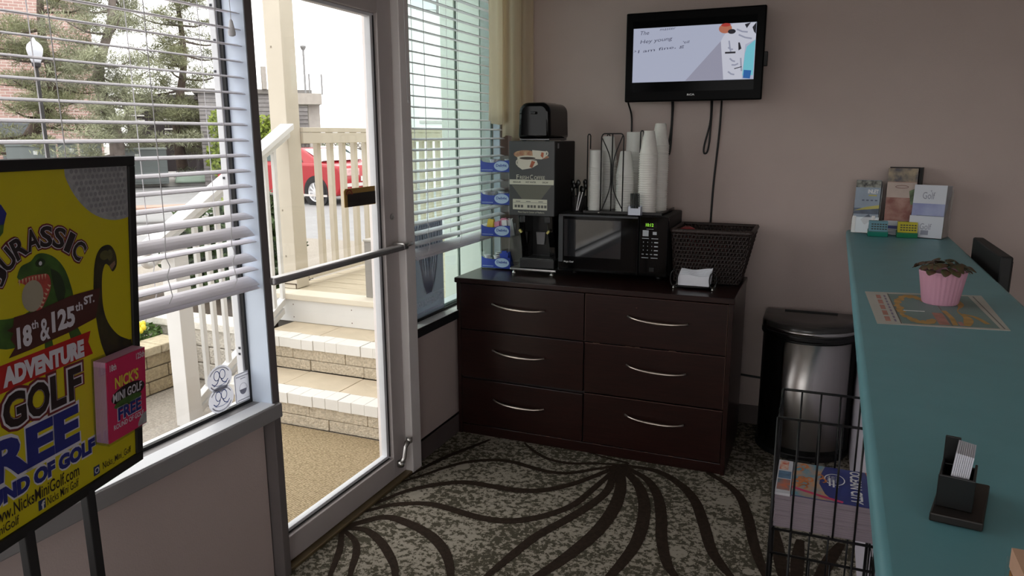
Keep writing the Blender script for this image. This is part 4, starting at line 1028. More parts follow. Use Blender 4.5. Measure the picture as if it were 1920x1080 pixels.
# left: grey blue brochure
turn(.131, 3.78, -7)
t, L = holder('brochure_holder', 'left clear brochure holder with a grey-blue leaflet at the counter far end', .131, .243, 3.78, 3.862, .245, .075, .10, None)
o, F = leaflet('front grey-blue brochure with a yellow stripe in the left holder', None, .135, .239, 3.784, .004, .004, .243, L, M('leaf_greyblue', (150, 164, 182), .45, var=.15, vs=14))
WM[o.name] = Matrix.Identity(4)
MB(F).box(0, .104, .207, .239, -.0001, .0008).build('dark_band', M('leaf_dark', (46, 46, 46), .5, var=.6, vs=60, rgb2=(150, 150, 140)), o)
text('lettering', 'INLET', F, .052, .096, .180, .198, white, o, .001, .03)
m = MB(F); m.poly([(.0, .10, .0006), (.104, .112, .0006), (.104, .128, .0006), (.05, .118, .0006)]); m.box(.056, .09, .168, .174, 0, .0006).build('yellow_stripe', M('leaf_yellow', (190, 180, 96), .5, var=.2), o)
m = MB(F); m.box(0, .104, .085, .112, 0, .0004); m.poly([(.03, .06, .0006), (.065, .085, .0006), (.08, .06, .0006), (.05, .035, .0006)]); m.build('blue_picture', M('leaf_slate', (92, 104, 124), .5, var=.4, vs=30), o)
m = MB(F)
for q in range(4): m.box(.03 + q * .018, .04 + q * .018, .145, .151, 0, .0006)
m.build('small_print', M('leaf_ink', (90, 100, 120), .5, var=.1), o)
MB(F).box(-.002, .012, .0, .075, .004, .0048).box(.078, .092, .045, .078, .004, .0048).build('white_tab', white, o)
q = None
for k in range(9):
    oo, _ = leaflet('grey-edged brochure behind the front one in the left holder', 'brochures in the left holder', .136, .238, 3.79 + k * .0068, .006, .004, .236, L, papr)
# middle: red picture brochure
turn(.257, 3.755, -9)
t, L = holder('brochure_holder', 'middle black-backed brochure holder with a reddish picture leaflet', .257, .384, 3.755, 3.862, .28, .06, .06, None)
MB(HM).prism([(.384, 3.77, CT + .003), (.384, 3.864, CT + .003), (.384, 3.884, CT + .302), (.384, 3.80, CT + .302)], (.012, 0, 0)).build('black_side', blackm, t)
MB(HM).box(.257, .39, 3.866, 3.872, CT + .003, CT + .302, Matrix.Rotation(-.06, 3, 'X'), (.3, 3.87, CT)).build('black_back', blackm, t)
o, F = leaflet('tall front brochure with a reddish food picture in the middle holder', None, .262, .380, 3.760, .004, .05, .30, L, M('leaf_red', (170, 128, 116), .5, var=.5, vs=22, rgb2=(130, 76, 66)))
MB(F).box(0, .118, .19, .25, -.0001, .0008).build('top_picture', M('leaf_sand', (176, 156, 126), .5, var=.7, vs=24, rgb2=(84, 80, 84)), o)
MB(F).box(0, .118, .12, .188, -.0001, .0006).build('pale_block', M('leaf_pinkgrey', (190, 170, 160), .5, var=.15, vs=12), o)
m = MB(F); m.poly([(.09, .15, .001), (.118, .165, .001), (.118, .09, .001), (.10, .09, .001)]); m.build('green_sprig', M('leaf_green', (110, 130, 90), .5, var=.6, vs=50), o)
m = MB(F); ribbon(m, [(.06 + .026 * math.cos(a), .168 + .006 * math.sin(a)) for a in [i * PI / 10 for i in range(21)]], .0012, .001); m.build('oval_print', M('leaf_maroon', (120, 80, 76), .5, var=.1), o)
o2, F = leaflet('short blue and white leaflet at the foot of the middle holder', None, .256, .378, 3.748, .004, .004, .066, L, M('leaf_white', (200, 200, 208), .5, var=.05))
MB(F).box(0, .085, .026, .040, 0, .0006).build('navy_band', M('leaf_navy', (56, 62, 130), .5, var=.1), o2)
m = MB(F)
for q in range(3): m.box(.006, .08, .006 + q * .007, .008 + q * .007, 0, .0005)
m.build('small_print', M('leaf_ink', (90, 100, 120), .5, var=.1), o2)
for k in range(9):
    leaflet('brochure behind the reddish one in the middle black-backed holder', 'brochures in the middle holder', .263, .379, 3.766 + k * .0085, .007, .005, .29, L, papr)
# right: golf brochure
turn(.360, 3.70, -19)
t, L = holder('brochure_holder', 'right clear brochure holder full of white and blue golf leaflets', .360, .496, 3.70, 3.815, .232, .098, .07, None)
wl_ = M('leaf_golfwhite', (206, 208, 218), .45, var=.03)
o, F = leaflet('front white golf brochure with a blue band in the right holder', None, .364, .492, 3.7045, .0035, .004, .232, L, wl_)
MB(F).box(0, .128, .085, .148, -.0001, .0006).build('blue_band', M('leaf_periwinkle', (120, 126, 178), .45, var=.35, vs=9, rgb2=(160, 166, 200)), o)
MB(F).box(.02, .128, .088, .096, -.0001, .0009).build('horizon_band', M('leaf_slate', (92, 104, 124), .5), o)
text('lettering', 'Golf', F, .036, .084, .168, .198, M('leaf_silver', (140, 142, 158), .5, var=.03), o, .0008)
MB(F).box(.067, .0685, .198, .206, 0, .0008).box(.064, .0715, .204, .2055, 0, .0008).build('pin_mark', M('leaf_silver', (140, 142, 158), .5), o)
o3, F3_ = leaflet('lower white golf card in front of the right holder', None, .360, .494, 3.697, .0025, .004, .098, L, wl_)
text('lettering', 'Golf', F3_, .045, .09, .035, .062, M('leaf_silver', (140, 142, 158), .5), o3, .0008)
m = MB(F3_); m.box(.05, .08, .012, .032, 0, .0006); m.build('grey_block', M('leaf_silver', (140, 142, 158), .5), o3)
g2 = M('leaf_golfedge', (176, 178, 186), .5, var=.2, vs=30)
for k in range(12):
    leaflet('white and blue golf brochure filed behind the front one in the right holder', 'golf brochures in the right holder', .365, .491, 3.7085 + k * .0083, .0065, .004, .226, L, g2)
# two little card holders
def cardbox(label, x0, x1, yf, mat, cardmat, cl):
    t = thing('card_holder', label, 'card holder', ((x0 + x1) / 2, yf + .02, CT))
    MB().prism([(x0, yf, CT + .0005), (x0, yf + .05, CT + .0005), (x0, yf + .05, CT + .03), (x0, yf - .004, CT + .022)], (x1 - x0, 0, 0)).build('tray', mat, t, bevel=.002)
    for k in range(4):
        y = yf + .004 + k * .008
        o = MB().prism([(x0 + .003, y, CT + .02), (x1 - .003, y, CT + .02), (x1 - .003, y + .016, CT + .068), (x0 + .003, y + .016, CT + .068)], (0, .007, 0)).build('business_card', cardmat, None)
        tag(o, cl, 'card', cl + 's')
        if k == 0:
            F = frame((x0 + .003, y, CT + .02), (1, 0, 0), (0, .016, .048)); m = MB(F)
            for r in range(3):
                for c in range(6): m.box(.01 + c * .011, .018 + c * .011, .012 + r * .011, .017 + r * .011, 0, .0006)
            m.build('small_print', M('card_print', (60, 64, 60), .5, var=.1), o)
gt = M('holder_green', (30, 128, 110), .35, var=.08)
cardbox('small teal card holder with pale blue cards at the counter far end', .197, .279, 3.665, gt, M('card_blue', (110, 156, 172), .5, var=.15), 'pale blue business card in the teal holder')
cardbox('small green card holder with yellow cards at the counter far end', .313, .396, 3.665, M('holder_emerald', (32, 122, 84), .35, var=.08), M('card_yellow', (196, 184, 40), .5, var=.2), 'yellow business card in the green holder')

# place mat and potted plant
t = thing('paper_mat', 'printed paper place mat lying under the pink plant pot', 'place mat', (.28, 2.17, CT))
mw = M('mat_white', (202, 200, 192), .6, var=.04); ox, oy = .144, 1.945
mo = MB().prism([(.144, 1.943, CT + .0003), (.426, 1.982, CT + .0003), (.434, 2.40, CT + .0003), (.133, 2.343, CT + .0003)], (0, 0, .0007)).build('sheet', mw, t)
F = Matrix(((.985, -.018, 0, .1435), (.138, 1.01, 0, 1.9445), (0, 0, 1, CT + .001), (0, 0, 0, 1)))     # ~0.285 x 0.40
matb = M('mat_bluegreen', (126, 152, 148), .6, var=.08, vs=12); mato = M('mat_orange', (206, 164, 96), .6, var=.25, vs=30); matp = M('mat_pink', (196, 140, 126), .6, var=.2, vs=30)
MB(F).poly([(.058, .012, .0003), (.268, .012, .0003), (.265, .39, .0003), (.054, .372, .0003)]).build('sea_print', matb, mo)
MB(F).box(.054, .057, .01, .375, .0004, .0006).box(.166, .169, .012, .385, .0003, .0005).box(.276, .279, .012, .39, .0001, .0003).build('rule_lines', M('mat_grey', (120, 118, 112), .6), mo)
m = MB(F)
for q in range(40):
    a = q / 40 * 2 * PI; rx, ry = .040 + random.uniform(-.003, .006), .155 + random.uniform(-.01, .012)
    if a > 5.4 or a < .5: continue
    m.add(blob(.108 + rx * math.cos(a), .19 + ry * math.sin(a), random.uniform(.006, .012), random.uniform(.012, .022), 8, d=.0006 + q * .000002), [tuple(range(8))])
ribbon(m, spline([(.20, .02), (.215, .10), (.205, .18), (.225, .26), (.215, .36)], 6), lambda u: .006 + .005 * math.sin(u * 9), .0006)
ribbon(m, spline([(.175, .02), (.178, .10), (.172, .18)], 6), .006, .0006)
ribbon(m, spline([(.21, .15), (.235, .12), (.25, .05)], 6), .006, .0006)
m.build('island_print', mato, mo)
m = MB(F)
for q in range(5): m.box(.022, .034, .03 + q * .068, .08 + q * .068, .0001, .0004)
for q in range(4): m.box(.145, .16, .02 + q * .03, .04 + q * .03, .0004, .0006)
m.box(.14, .164, .02, .15, .0003, .0004).build('pink_print', matp, mo, kind='stuff')
MB(F).box(.185, .195, .02, .06, .0004, .0006).build('pink_block', matp, mo)
m = MB(F)
for q in range(9): m.box(.042, .047, .03 + q * .037, .055 + q * .037, .0001, .0004)
m.build('side_lettering', M('mat_lilac', (140, 130, 150), .6), mo)
MB(F).box(.075, .125, .158, .160, .0003, .0012).build('white_streak', white, mo)

t = thing('potted_plant', 'small leafy plant in a ribbed pink pot on the place mat', 'potted plant', (.312, 2.235, CT + .0015))
pink = M('pink_ceramic', (214, 160, 182), .4, var=.04)
pcx, pcy, pz = .312, 2.245, CT + .002
m = MB(); vs = []; fs = []
prof = [(.040, 0), (.0435, .004), (.056, .084), (.0575, .086), (.0575, .090), (.053, .090), (.051, .07), (.0, .068)]
n = 112
for j, (r, z) in enumerate(prof):
    for i in range(n):
        a = 2 * PI * i / n
        rr = r * (1 + (.022 * math.cos(a * 28) if 0 < j < 3 else 0))
        vs.append((pcx + rr * math.cos(a), pcy + rr * math.sin(a), pz + z))
for j in range(len(prof) - 1):
    for i in range(n): fs.append((j * n + i, j * n + (i + 1) % n, (j + 1) * n + (i + 1) % n, (j + 1) * n + i))
fs.append(tuple(reversed(range(n)))); m.add(vs, fs); m.build('pot', pink, t, smooth=2)
MB().lathe([(1e-6, .066), (.051, .066), (.04, .073), (1e-6, .076)], (pcx, pcy, pz), 20).build('soil', M('potting_soil', (44, 34, 28), .95, var=.5, vs=60), t)
lfm = M('plant_leaf', (66, 78, 46), .5, var=.4, vs=40, rgb2=(92, 62, 50)); lf = None
for k in range(46):
    a = k * 2.399; rr = .008 + .052 * math.sqrt((k + .5) / 46); L_ = random.uniform(.022, .032)
    x, y = pcx + rr * math.cos(a), pcy + rr * math.sin(a); z = pz + .094 + .022 * (1 - (rr / .06) ** 2) + random.uniform(-.004, .006)
    tilt = .25 + rr * 9
    if lf is None:
        lm = MB(); vs = []; fs = []
        for j in range(6):
            u = j / 5; wd = .0105 * math.sin(PI * min(max(u * .92 + .06, 0), 1)) ** .8; zz = .004 * math.sin(u * PI) - .004 * u * u
            vs += [(u - .2, -wd * 40, zz * 30 - .06), (u - .2, 0, zz * 30), (u - .2, wd * 40, zz * 30 - .06)]
            if j: b_ = 3 * j; fs += [(b_ - 3, b_, b_ + 1, b_ - 2), (b_ - 2, b_ + 1, b_ + 2, b_ - 1)]
        vs = [(x_ * .026, y_ * .026, z_ * .026) for x_, y_, z_ in vs]
        lm.add(vs, fs); lf = lm.build('leaf', lfm, None, smooth=True); o = lf
        o.parent = t; WM[o.name] = Matrix.Identity(4)
    else: o = lf.copy(); COL.objects.link(o)
    o.location = Vector((x, y, z)) - t.location
    o.rotation_euler = (random.uniform(-.3, .3), tilt - .3 + random.uniform(-.2, .2), a + random.uniform(-.4, .4)); s_ = L_ / .026; o.scale = (s_, s_, s_)

# business card stand near the camera
t = thing('card_stand', 'dark wooden block card stand with upright white cards on the counter', 'card stand', (.184, .985, CT))
MB().prism([(.144, .931, CT + .0005), (.198, .924, CT + .0005), (.224, 1.039, CT + .0005), (.171, 1.046, CT + .0005)], (0, 0, .011)).build('base', M('dark_block', (34, 27, 23), .45, var=.3, vs=40), t, bevel=.002)
Rz = Matrix.Rotation(-.20, 4, 'Z'); Mx = Matrix.Translation((.178, .985, CT + .0115)) @ Rz
m = MB(Mx); m.box(-.019, .019, -.036, -.032, 0, .040).box(-.019, .019, .030, .034, 0, .030).box(-.019, -.016, -.032, .030, 0, .036).box(.016, .019, -.032, .030, 0, .036).box(-.019, -.002, .030, .034, .03, .066)
m.build('pocket', black, t, bevel=.001)
cw = M('card_white', (214, 214, 226), .5, var=.05)
for k in range(9):
    x = -.010 + k * .0021
    o = MB(Mx).prism([(x, -.028, .001), (x, .018, .001), (x + .006, .018, .068 - .0003 * k), (x + .006, -.028, .068 - .0003 * k)], (.0018, 0, 0)).build('business_card', cw, None)
    tag(o, 'white business card upright in the dark block stand', 'card', 'white cards in the block stand')
# brochure stack at the picture corner
t = thing('leaflet_box', 'clear box of peach and yellow leaflets at the counter near right corner', 'leaflet box', (.20, .55, CT))
m = MB(); m.box(.150, .152, .50, .625, CT + .001, CT + .10).box(.262, .264, .50, .625, CT + .001, CT + .10).box(.152, .262, .50, .502, CT + .001, CT + .08).box(.152, .262, .623, .625, CT + .001, CT + .13).box(.15, .264, .5, .625, CT + .0005, CT + .002)
m.build('clear_case', acrylic, t)
pe = M('leaflet_peach', (220, 178, 150), .5, var=.1); yl = M('leaflet_yellow', (196, 150, 60), .5, var=.7, vs=50, rgb2=(110, 50, 40))
for k in range(8):
    x = .154 + k * .0128
    o = MB().box(x, x + .0115, .504, .621, CT + .003, CT + .138 - .001 * k).build('leaflet', papr, None)
    tag(o, 'peach-topped leaflet standing in the clear box at the counter corner', 'leaflet', 'leaflets in the corner box')
    MB().box(x - .0004, x + .0118, .502, .6225, CT + .123 - .001 * k, CT + .139 - .001 * k).build('peach_strip', pe, o)
    MB().box(x - .0005, x, .506, .619, CT + .02, CT + .122 - .001 * k).build('cover_picture', yl, o)

# ============================================================ FLOOR SIGN
TR = Vector((-1.351, 1.15, 1.461)); dn = Vector((-.075, -.026, -.997)).normalized(); hf = Vector((-.247, .969, -.007)).normalized()
SF = frame(TR, hf, -dn)
t = thing('sign_stand', 'black-framed yellow golf poster on a two-legged floor stand', 'sign', (-1.30, .88, 0))
Wd = .56
yel = M('poster_yellow', (206, 192, 14), .45, var=.03, vs=4)
bd = MB(SF).box(-Wd + .012, -.012, -.677, -.012, -.006, 0).build('poster', yel, t)
fm = MB(SF); fm.box(-Wd, 0, -.02, 0, -.012, .006).box(-Wd, 0, -.689, -.667, -.012, .006).box(-Wd, -Wd + .02, -.667, -.02, -.012, .006).box(-.02, 0, -.667, -.02, -.012, .006)
fm.build('frame', blackm, t, bevel=.002)
MB(SF).box(-Wd + .005, -.005, -.684, -.005, -.012, -.006).build('backing_board', blackm, t)
for u in (-.172, -.334):
    p = SF @ Vector((u, -.68, -.004)); MB().box(p.x - .011, p.x + .011, p.y - .010, p.y + .010, .02, p.z).build('leg', blackm, t, bevel=.002)
MB().box(-1.62, -1.20, .60, 1.08, 0, .02).build('base_plate', blackm, t, bevel=.004)
def pr(nm, mat, fnc):
    m = MB(SF); fnc(m); return m.build(nm, mat, bd)
red = M('poster_red', (176, 24, 22), .45, var=.05); maroon = M('poster_maroon', (110, 28, 34), .45, var=.05); pblue = M('poster_blue', (30, 38, 122), .45, var=.05)
dino = M('poster_green', (66, 104, 36), .45, var=.5, vs=30); dinod = M('poster_darkgreen', (36, 52, 22), .45, var=.3, vs=30); pbrown = M('poster_brown', (78, 34, 26), .45, var=.25, vs=30)
pwhite = M('poster_white', (214, 212, 220), .45, var=.03); pball = M('ball_grey', (176, 176, 178), .45, var=.3, vs=70); pdark = M('poster_ink', (34, 18, 18), .45, var=.1)
psh = M('poster_olive', (150, 140, 20), .45, var=.2, vs=8)
# golf ball corner, with dimples
def ball(m):
    P = [(-.020, -.020, .0006), (-.198, -.020, .0006)]
    cx, cy, r = -.050, .030, .160
    a0 = math.asin((-.020 - cy) / r); 
    for i in range(17):
        a = PI + .32 + (1.5 * PI + .19 - PI - .32) * i / 16; P.append((max(min(cx + r * math.cos(a), -.02), -.198), min(cy + r * math.sin(a), -.02), .0006))
    P.append((-.020, cy + r * math.sin(1.5 * PI + .19), .0006)); m.poly(P)
bo = pr('golf_ball_print', pball, ball)
def dim(m):
    for i in range(14):
        for j in range(9):
            x = -.03 - i * .0125 - (j % 2) * .006; y = -.026 - j * .0115
            if math.hypot(x + .05, y - .03) < .150: m.add(blob(x, y, .0048, .0044, 8, d=.0009), [tuple(range(8))])
m = MB(SF); dim(m); m.build('dimples', M('dimple_grey', (146, 146, 150), .45, var=.2, vs=50), bo)
# JURASSIC arch
word = 'JURASSIC'; cx, cy, r0 = -.260, -.268, .128
for lay, off, mat, nm, g in ((.0005, .09, maroon, 'letter_rim', .012), (.0009, .055, pwhite, 'letter_line', .006), (.0013, .03, pdark, 'letter', .003)):
    m = MB(SF)
    ang0 = 2.51
    for i, ch in enumerate(word):
        a = ang0 - i * .253 + (.03 if i == 6 else .05 if i == 7 else 0)
        wch = .013 if ch == 'I' else .027
        V, Fc = text_geo(ch, 0.0)
        def fn(aa, bb, a=a, wch=wch, g=g):
            x = (aa - .5) * (wch + g); y = (bb - .5) * (.036 + g) + r0 
            return (cx + y * math.cos(a) + x * math.sin(a), cy + y * math.sin(a) - x * math.cos(a))
        text('', ch, SF, 0, 1, 0, 1, None, None, lay, off, fn=fn, mb=m)
    m.build(nm, mat, bd)
# green dinosaur biting a ball
def sp2(pts, n=4): return [(p.x, p.y) for p in spline([(a, b_, 0) for a, b_ in pts + [pts[0]]], n)[:-1]]
body = MB(SF); body.poly([(x, y, .0006) for x, y in sp2([(-.322, -.203), (-.312, -.186), (-.290, -.180), (-.276, -.170), (-.258, -.170), (-.232, -.182), (-.210, -.206), (-.197, -.236), (-.190, -.268), (-.20, -.30), (-.25, -.31), (-.29, -.29), (-.27, -.25), (-.258, -.215), (-.285, -.207), (-.31, -.214)])])
body.poly([(x, y, .0005) for x, y in sp2([(-.43, -.245), (-.39, -.262), (-.35, -.272), (-.31, -.272), (-.27, -.262), (-.235, -.275), (-.24, -.31), (-.30, -.325), (-.355, -.325), (-.40, -.30), (-.43, -.27)])])
body.poly([(x, y, .0005) for x, y in [(-.268, -.33), (-.25, -.33), (-.245, -.365), (-.268, -.36)]]).poly([(x, y, .0005) for x, y in [(-.21, -.32), (-.19, -.315), (-.17, -.35), (-.20, -.355)]])
body = body.build('dinosaur_print', dino, bd)
m = MB(SF); m.poly([(x, y, .0009) for x, y in sp2([(-.322, -.212), (-.30, -.206), (-.268, -.207), (-.25, -.212), (-.246, -.235), (-.262, -.262), (-.282, -.280), (-.285, -.262), (-.30, -.225)])]); m.build('mouth_print', M('mouth_pink', (186, 72, 62), .45, var=.3, vs=40), body)
m = MB(SF); m.add(blob(-.290, -.243, .025, .029, 20, d=.0013), [tuple(range(20))]); m.build('bitten_ball_print', M('ball_beige', (168, 160, 140), .45, var=.1), body)
m = MB(SF)
for q in range(9): x = -.318 + q * .0075; m.poly([(x - .002, -.208 - .0, .0012), (x + .002, -.208, .0012), (x, -.218 - .002 * (q == 0), .0012)])
for q in range(6): u = q / 5; x, y = -.272 + .022 * u, -.270 + .035 * u; m.poly([(x, y, .0014), (x + .004, y + .003, .0014), (x - .005, y + .007, .0014)])
m.build('teeth_print', M('teeth_cream', (206, 180, 150), .45), body)
m = MB(SF); m.add(blob(-.268, -.186, .012, .008, 12, d=.0009), [tuple(range(12))]); m.poly([(x, y, .0008) for x, y in sp2([(-.245, -.20), (-.222, -.215), (-.21, -.25), (-.225, -.275), (-.238, -.24)])]); m.build('dark_scales_print', dinod, body)
m = MB(SF); m.add(blob(-.268, -.187, .004, .004, 10, d=.0012), [tuple(range(10))]); m.build('eye_print', pwhite, body)
# long-necked dinosaur
m = MB(SF); m.poly([(x, y, .0006) for x, y in sp2([(-.130, -.222), (-.122, -.196), (-.105, -.180), (-.080, -.180), (-.064, -.200), (-.062, -.224), (-.075, -.236), (-.086, -.222), (-.098, -.218), (-.108, -.245), (-.108, -.30), (-.095, -.34), (-.065, -.375), (-.030, -.395), (-.022, -.40), (-.022, -.455), (-.06, -.45), (-.095, -.425), (-.118, -.38), (-.130, -.32), (-.134, -.27)])])
m = m.build('longneck_print', M('longneck_dark', (30, 27, 18), .45, var=.5, vs=26, rgb2=(62, 56, 26)), bd)
q = MB(SF); q.poly([(-.085, -.222, .0009), (-.068, -.214, .0009), (-.066, -.222, .0009), (-.078, -.232, .0009)]); q.build('longneck_mouth', M('longneck_pink', (140, 110, 90), .45), m)
q = MB(SF); q.add(blob(-.098, -.198, .014, .010, 12, d=.0009), [tuple(range(12))]); q.add(blob(-.082, -.20, .008, .012, 12, d=.0009), [tuple(range(12))]); q.build('longneck_patch', M('longneck_olive', (96, 92, 48), .45, var=.4, vs=50), m)
# brown plank with the streets
pl = MB(SF); pl.poly([(x, y, .0016) for x, y in [(-.352, -.292), (-.338, -.288), (-.335, -.272), (-.28, -.272), (-.20, -.262), (-.116, -.262), (-.122, -.29), (-.132, -.322), (-.21, -.333), (-.30, -.340), (-.352, -.342), (-.335, -.325), (-.345, -.31), (-.338, -.30)]]); pl = pl.build('plank_print', pbrown, bd)
text('lettering', '18', SF, -.332, -.298, -.332, -.292, pwhite, pl, .002, .05); text('lettering', 'th', SF, -.298, -.282, -.304, -.288, pwhite, pl, .002, .02)
text('lettering', '&', SF, -.279, -.255, -.332, -.290, pwhite, pl, .002, .02); text('lettering', '125', SF, -.250, -.190, -.323, -.282, pwhite, pl, .002, .05)
text('lettering', 'th', SF, -.188, -.168, -.296, -.279, pwhite, pl, .002, .02); text('lettering', 'ST.', SF, -.164, -.134, -.288, -.271, pwhite, pl, .002, .04)
rb = MB(SF); rb.poly([(-.42, -.352, .0006), (-.147, -.345, .0006), (-.155, -.366, .0006), (-.143, -.394, .0006), (-.42, -.402, .0006)]); rb = rb.build('ribbon_print', red, bd)
text('lettering', 'ADVENTURE', SF, -.367, -.168, -.393, -.356, pwhite, rb, .0012, .07)
for lay, off, mat, nm, g in ((.0008, .085, maroon, 'letter_rim', .009), (.0012, .06, pwhite, 'letter_line', .004), (.0016, .04, pdark, 'letter', .0)):
    m = MB(SF)
    for i, ch in enumerate('GOLF'):
        x0 = (-.372, -.318, -.262, -.216)[i]; wch = (.052, .054, .040, .036)[i]
        text('', ch, SF, x0 - g, x0 + wch + g, -.472 - g, -.406 + g, None, None, lay + .0001 * i, off, mb=m)
    m.build(nm, mat, bd)
text('letter_line', 'FREE', SF, -.474, -.187, -.569, -.477, pwhite, bd, .0006, .07); text('lettering', 'FREE', SF, -.470, -.191, -.563, -.484, pblue, bd, .0012, .05)
text('letter_line', 'ROUND OF GOLF', SF, -.470, -.146, -.608, -.568, pwhite, bd, .0004, .10); text('lettering', 'ROUND OF GOLF', SF, -.467, -.149, -.604, -.572, pblue, bd, .0010, .065)
text('lettering', 'www.NicksMiniGolf.com', SF, -.415, -.197, -.636, -.610, pdark, bd, .0008, .01)
for x0, s_, xa, xb in ((-.305, 'Nicks Mini Golf', -.284, -.200), (-.155, 'Nicks_Mini_Golf', -.128, -.036), (-.50, 'NicksMiniGolf', -.455, -.352)):
    text('lettering', s_, SF, xa, xb, -.658, -.640, pdark, bd, .0008, .005)
    if x0 > -.45: MB(SF).box(x0, x0 + .017, -.659, -.639, 0, .0006).build('badge_print', M('badge_navy', (26, 44, 92), .45, var=.05), bd)
text('lettering', 'f', SF, -.299, -.290, -.659, -.642, pwhite, bd, .0012, .04)
m = MB(SF); ribbon(m, [(-.1465 + .0055 * math.cos(a), -.649 + .0055 * math.sin(a)) for a in [i * PI / 8 for i in range(17)]], .0012, .0012); m.box(-.152, -.141, -.6445, -.6435, .0006, .0012).build('camera_glyph', pwhite, bd)
m = MB(SF); m.poly([(x, y, .0006) for x, y in [(-.42, -.06), (-.375, -.055), (-.345, -.075), (-.335, -.09), (-.342, -.108), (-.42, -.11)]]); m.build('blue_logo_print', pblue, bd)
m = MB(SF); m.poly([(x, y, .0006) for x, y in [(-.42, -.11), (-.342, -.108), (-.345, -.122), (-.36, -.135), (-.42, -.14)]]); m.build('green_logo_print', dino, bd)
# pink coupon pack in a clear pocket on the poster
cpk = MB(SF); cpk.box(-.150, -.020, -.590, -.405, .0005, .002).box(-.150, -.149, -.590, -.42, .002, .034).box(-.149, -.02, -.590, -.588, .002, .034)
cpk.build('clear_pocket', acrylic, t)
PKF = frame(SF @ Vector((-.146, -.586, .002)), hf, -dn)
pinkc = M('coupon_pink', (206, 40, 92), .45, var=.06, vs=10); pinkp = M('coupon_edge', (196, 150, 176), .6, var=.1)
first = None
for k in range(10):
    o = MB(PKF).box(0, .123, 0, .176, .0005 + k * .003, .0005 + k * .003 + .0026).build('coupon', pinkp if k < 9 else pinkc, None)
    if k < 9: tag(o, 'pink-edged coupon in the thick pack behind the front coupon on the sign', 'coupon', 'coupons in the pocket on the sign')
tag(o, 'front pink coupon for a free round of golf in the pocket on the yellow sign', 'coupon')
CF = PKF @ Matrix.Translation((0, 0, .0302)); WM[o.name] = Matrix.Identity(4)
text('lettering', "NICK'S", CF, .022, .098, .112, .138, M('coupon_yellow', (220, 206, 70), .45), o, .0008, .03)
m = MB(CF); m.add(blob(.064, .092, .054, .02, 20, d=.0004), [tuple(range(20))]); m.build('dark_patch', pdark, o)
m = MB(CF); m.add(blob(.062, .074, .045, .010, 20, d=.0006), [tuple(range(20))]); m.build('green_patch', dino, o)
text('lettering', 'MINI GOLF', CF, .014, .108, .084, .104, pwhite, o, .0010, .02)
text('letter_line', 'FREE', CF, .026, .106, .038, .070, pwhite, o, .0006, .06); text('lettering', 'FREE', CF, .028, .104, .040, .068, pblue, o, .0010, .04)
text('lettering', 'ROUND OF GOLF', CF, .014, .112, .024, .035, pwhite, o, .0008, .02)
text('lettering', '18th', CF, .008, .028, .154, .168, pwhite, o, .0008, .02); text('lettering', '125th', CF, .092, .120, .156, .170, pwhite, o, .0008, .02)
m = MB(CF); m.add([(.122, .002, .0006)] + [(.122 + .03 * math.cos(a), .002 + .026 * math.sin(a), .0006) for a in [PI / 2 + i * PI / 16 for i in range(9)]], [tuple(range(10))]); m.build('ball_print', pball, o)

# ============================================================ OUTSIDE
ZS = -.20
agg = M('exposed_aggregate', (166, 158, 146), .9, var=.35, vs=90, bump=.5, bs=160)
asph = M('pale_asphalt', (150, 150, 150), .95, var=.10, vs=3, bump=.2, bs=120)
MB().box(-120, 60, -60, 160, ZS - .2, ZS - .02).build('ground', M('far_ground', (150, 148, 142), .95, var=.1, vs=1), kind='structure')
MB().box(-23.5, 12, -40, 60, ZS - .02, ZS).build('road', asph, kind='structure')
MB().box(-7.4, -1.80, -6, 3.0, -.25, -.004).build('patio', agg, kind='structure')
MB().box(-7.4, -3.15, 3.0, 9, -.25, -.004).build('patio', agg, kind='structure')
dirv = Vector((.74, .67, 0)).normalized(); nrm = Vector((-.67, .74, 0))
def obox(m, c, L, W_, z0, z1, ang=None, d=None):
    """box of length L along d, width W_ across, centred at c"""
    d = Vector((math.cos(ang), math.sin(ang), 0)) if ang is not None else d; n_ = Vector((-d.y, d.x, 0)); c = Vector((c[0], c[1], 0))
    P = [c - d * L / 2 - n_ * W_ / 2, c + d * L / 2 - n_ * W_ / 2, c + d * L / 2 + n_ * W_ / 2, c - d * L / 2 + n_ * W_ / 2]
    return m.hexa([(p.x, p.y, z0) for p in P], [(p.x, p.y, z1) for p in P])
# pavement across the street with kerb
m = MB(); obox(m, (-27.0, 20.5), 60, 9.0, ZS - .02, ZS + .13, d=dirv); m.build('pavement', M('pavement_grey', (176, 174, 170), .9, var=.08, vs=2, bump=.2, bs=80), kind='structure')
m = MB(); obox(m, (-27.0 + .67 * 4.6, 20.5 - .74 * 4.6), 60, .16, ZS - .02, ZS + .14, d=dirv); m.build('kerb', M('kerb_white', (205, 203, 198), .9, var=.1, vs=4), kind='structure')
lp = M('road_paint', (222, 220, 212), .8, var=.15, vs=6)
for (x, y, L_, a_) in ((-11.4, 9.3, 5.5, .45), (-7.9, 5.4, 3.2, .30)):
    m = MB(); obox(m, (x, y), L_, .14, ZS, ZS + .004, ang=a_); tag(m.build('road_line', lp, None), 'pale painted line on the road %s' % ('beyond the lower railing post' if x < -10 else 'just beyond the flower planter'), 'road marking')
ylp = M('road_paint_yellow', (214, 202, 140), .8, var=.2, vs=6)
m = MB()
for k in range(2): obox(m, (-8.9 + k * .16, 6.0 - k * .16), 2.6, .09, ZS, ZS + .004, ang=.35)
tag(m.build('road_line', ylp, None, kind='stuff'), 'pale yellow double line painted on the road', 'road marking')

